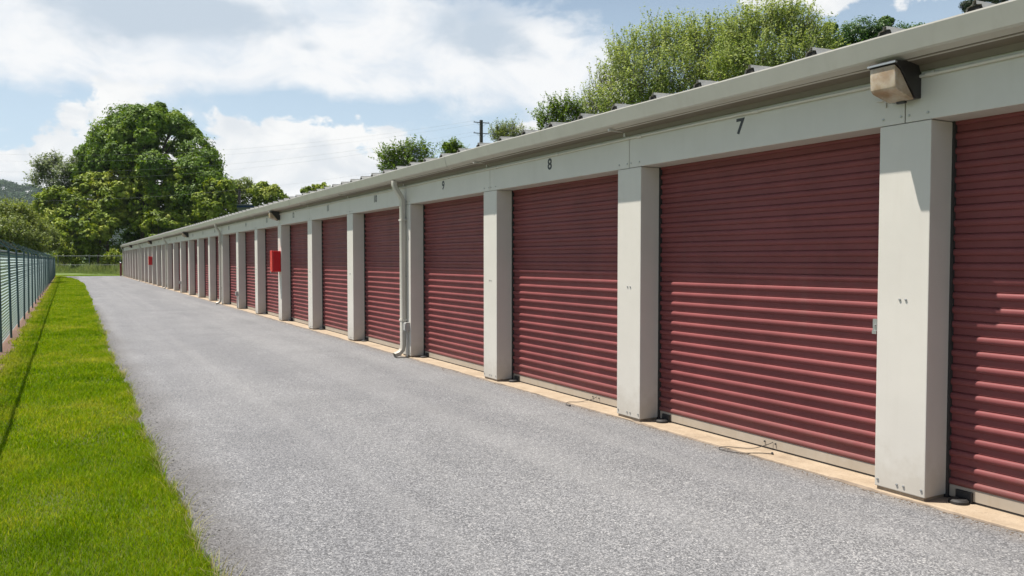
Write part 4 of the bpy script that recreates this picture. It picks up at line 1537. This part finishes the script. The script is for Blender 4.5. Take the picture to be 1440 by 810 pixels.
def grass():
    PS, H, W, L, T = [], [], [], [], []
    for (ya, yb, dens, wd, ht) in ((2.2, 5.5, 13500, .0032, .046), (5.5, 8, 9000, .0042, .046), (8, 12, 4600, .0065, .05), (12, 18, 2600, .009, .052), (18, 30, 1200, .014, .06), (30, 55, 520, .024, .06), (55, 94, 300, .034, .07)):
        x0, x1 = -7.2, -3.7
        n = int((yb - ya) * (x1 - x0) * dens)
        x = rng.uniform(x0, x1, n)
        y = rng.uniform(ya, yb, n)
        ed = np.interp(y, np.linspace(ya, yb, 400), [road_edge(q) for q in np.linspace(ya, yb, 400)])
        dist = ed - x
        nz = vnoise(x, y, 5.0, 1)
        keep = (dist > 0.005 + 0.025 * np.abs(nz)) & ((x > -5.93 + 0.05 * np.sin(y * 1.9) + rng.normal(0, .05, n)) | ((x < -6.2) & (rng.uniform(0, 1, n) < .3)))
        # thin worn spots
        bare = (vnoise(x, y, 9.0, 5) > 0.85) & (rng.uniform(0, 1, n) < .2)
        keep &= ~bare
        x, y, nz, dist = x[keep], y[keep], nz[keep], dist[keep]
        n = len(x)
        z = np.interp(x, [-7.6, -6, -5, -4.3], [-.045, -.03, -.02, -.035])
        long_ = vnoise(x, y, 7.0, 3)
        h = ht * rng.uniform(.55, 1.25, n) * (1 + .35 * long_)
        edge = np.clip(1 - dist / 0.13, 0, 1)
        h *= 1 + edge * rng.uniform(0, .9, n)
        PS.append(np.stack([x, y, z], 1))
        H.append(h)
        W.append(wd * rng.uniform(.7, 1.4, n))
        L.append(rng.uniform(.15, .95, n))
        ti = .53 + .20 * vnoise(x, y, 1.6, 2) + .17 * vnoise(x, y, 6.0, 4) + rng.normal(0, .16, n)
        ti += (rng.uniform(0, 1, n) < .05) * .5 + edge * .05 + .16 * np.clip(vnoise(x, y, 3.1, 14), 0, 1) - .22 * np.clip(vnoise(x, y, 4.2, 15) - .35, 0, 1)
        dry = np.clip((-5.62 - x + .08 * vnoise(x, y, 3.0, 31)) / .22, 0, 1)
        ti += dry * .30
        T.append(ti)
    blades('lawn_grass', np.concatenate(PS), np.concatenate(H), np.concatenate(W), np.concatenate(L), np.concatenate(T), M['grass'], 'bright green mown grass strip between fence and asphalt')
    # long straggling tufts hanging over the broken asphalt edge
    r_ = random.Random(21)
    ep, eh, ew, el_, et = [], [], [], [], []
    for q in range(150):
        y = 2.4 + 26 * r_.random() ** 1.7
        x = road_edge(y)
        tone = r_.choice((.45, .6, .75, 1.0, 1.0))
        for j in range(r_.randint(5, 22)):
            ep.append((x + r_.uniform(-.05, .015), y + r_.gauss(0, .05), -.03))
            eh.append(r_.uniform(.06, .15))
            ew.append(r_.uniform(.003, .006))
            el_.append(r_.uniform(.5, 1.4))
            et.append(tone + r_.gauss(0, .1))
    blades('edge_tufts', np.array(ep), np.array(eh), np.array(ew), np.array(el_), np.array(et), M['edge_grass'], 'straggling pale grass tufts along the asphalt edge')
    # loose stones and grit off the crumbling edge, and litter against the slab
    def grit(name, spots, mat, label, cat):
        m = MB()
        for (x, y, z, sz) in spots:
            b = len(m.v)
            a = r_.uniform(0, 6.28)
            for k in range(4):
                rr = sz * r_.uniform(.6, 1.1)
                m.v.append((x + math.cos(a + k * 1.57) * rr, y + math.sin(a + k * 1.57) * rr, z))
            m.v.append((x + r_.uniform(-.3, .3) * sz, y + r_.uniform(-.3, .3) * sz, z + sz * r_.uniform(.5, .95)))
            m.f += [(b + k, b + (k + 1) % 4, b + 4) for k in range(4)]
        tag(link(name, m.mesh(name, mat)), label, cat, kind='stuff')
    sp = []
    for q in range(5200):
        y = 2.4 + 30 * r_.random() ** 1.8
        d = abs(r_.gauss(0, .10))
        x = road_edge(y) + d - .02
        sp.append((x, y, 0.0005 if d > .03 else -.012, r_.uniform(.003, .009) * (1.4 if r_.random() < .08 else 1)))
    grit('edge_gravel', sp, M['gravel'], 'loose grey grit along the broken asphalt edge', 'gravel')
    sp = []
    for q in range(1500):
        y = 1.2 + 24 * r_.random() ** 1.3
        sp.append((-.03 - abs(r_.gauss(0, .035)), y, 0.0005, r_.uniform(.003, .008)))
    grit('slab_litter', sp, M['litter'], 'brown grit and leaf litter against the concrete slab', 'litter')
    n = 9000
    vx = rng.uniform(-9, 9, n)
    vy = rng.uniform(92.8, 99, n)
    k_ = vy > np.interp(vx, [-9, -5.6, -2.5, .4, 4, 9], [91, 94.7, 93.7, 93.0, 92.7, 92.6])
    vx, vy = vx[k_], vy[k_]
    n = len(vx)
    blades('verge_grass', np.stack([vx, vy, np.full(n, -.085)], 1), rng.uniform(.08, .2, n), .05 * rng.uniform(.6, 1.4, n), rng.uniform(.2, .9, n), .5 + .2 * vnoise(vx, vy, 1.2, 8) + rng.normal(0, .15, n), M['grass'], 'bright grass verge at the far end of the asphalt')
    # tall weeds past the end of the lane
    n = 26000
    a = rng.uniform(60, 240, n)
    Zs = rng.uniform(86, 101, n)
    s, c = math.sin(YAW), math.cos(YAW)
    X = (a - 720) / 1120 * Zs
    x = CAM.x + X * c + Zs * s
    y = CAM.y - X * s + Zs * c
    keep = (y > 95.2) & (~((x > -6.5) & (y < 95.6)))
    x, y, Zs = x[keep], y[keep], Zs[keep]
    n = len(x)
    cl = vnoise(x, y, 1.3, 9)
    h = np.clip((Zs - 88) / 7, .04, 1) ** 1.5 * (1.15 + .8 * cl) * rng.uniform(.45, 1.2, n) + .08
    h = np.clip(h, .08, 1.9)
    blades('tall_weeds', np.stack([x, y, np.full(n, -.08)], 1), h, .045 * rng.uniform(.6, 1.5, n), rng.uniform(.1, .5, n), .45 + .25 * cl + rng.normal(0, .2, n), M['tall_grass'], 'tall pale green weeds in front of the rail fence')


grass()


# ------------------------------------------------------------------ air
def haze():
    m = MB().box(-2500, 2500, -2500, 2500, -1.6, 215.0)
    mat = bpy.data.materials.new('haze_air')
    mat.use_nodes = True
    nt = mat.node_tree
    nt.nodes.clear()
    v = nt.nodes.new('ShaderNodeVolumePrincipled')
    v.inputs['Color'].default_value = (0.80, 0.90, 1.0, 1)
    v.inputs['Density'].default_value = 0.00007
    v.inputs['Anisotropy'].default_value = 0.2
    o = nt.nodes.new('ShaderNodeOutputMaterial')
    nt.links.new(v.outputs[0], o.inputs['Volume'])
    tag(link('haze', m.mesh('haze', mat)), 'thin pale summer haze over the whole place', 'haze', kind='stuff')


haze()
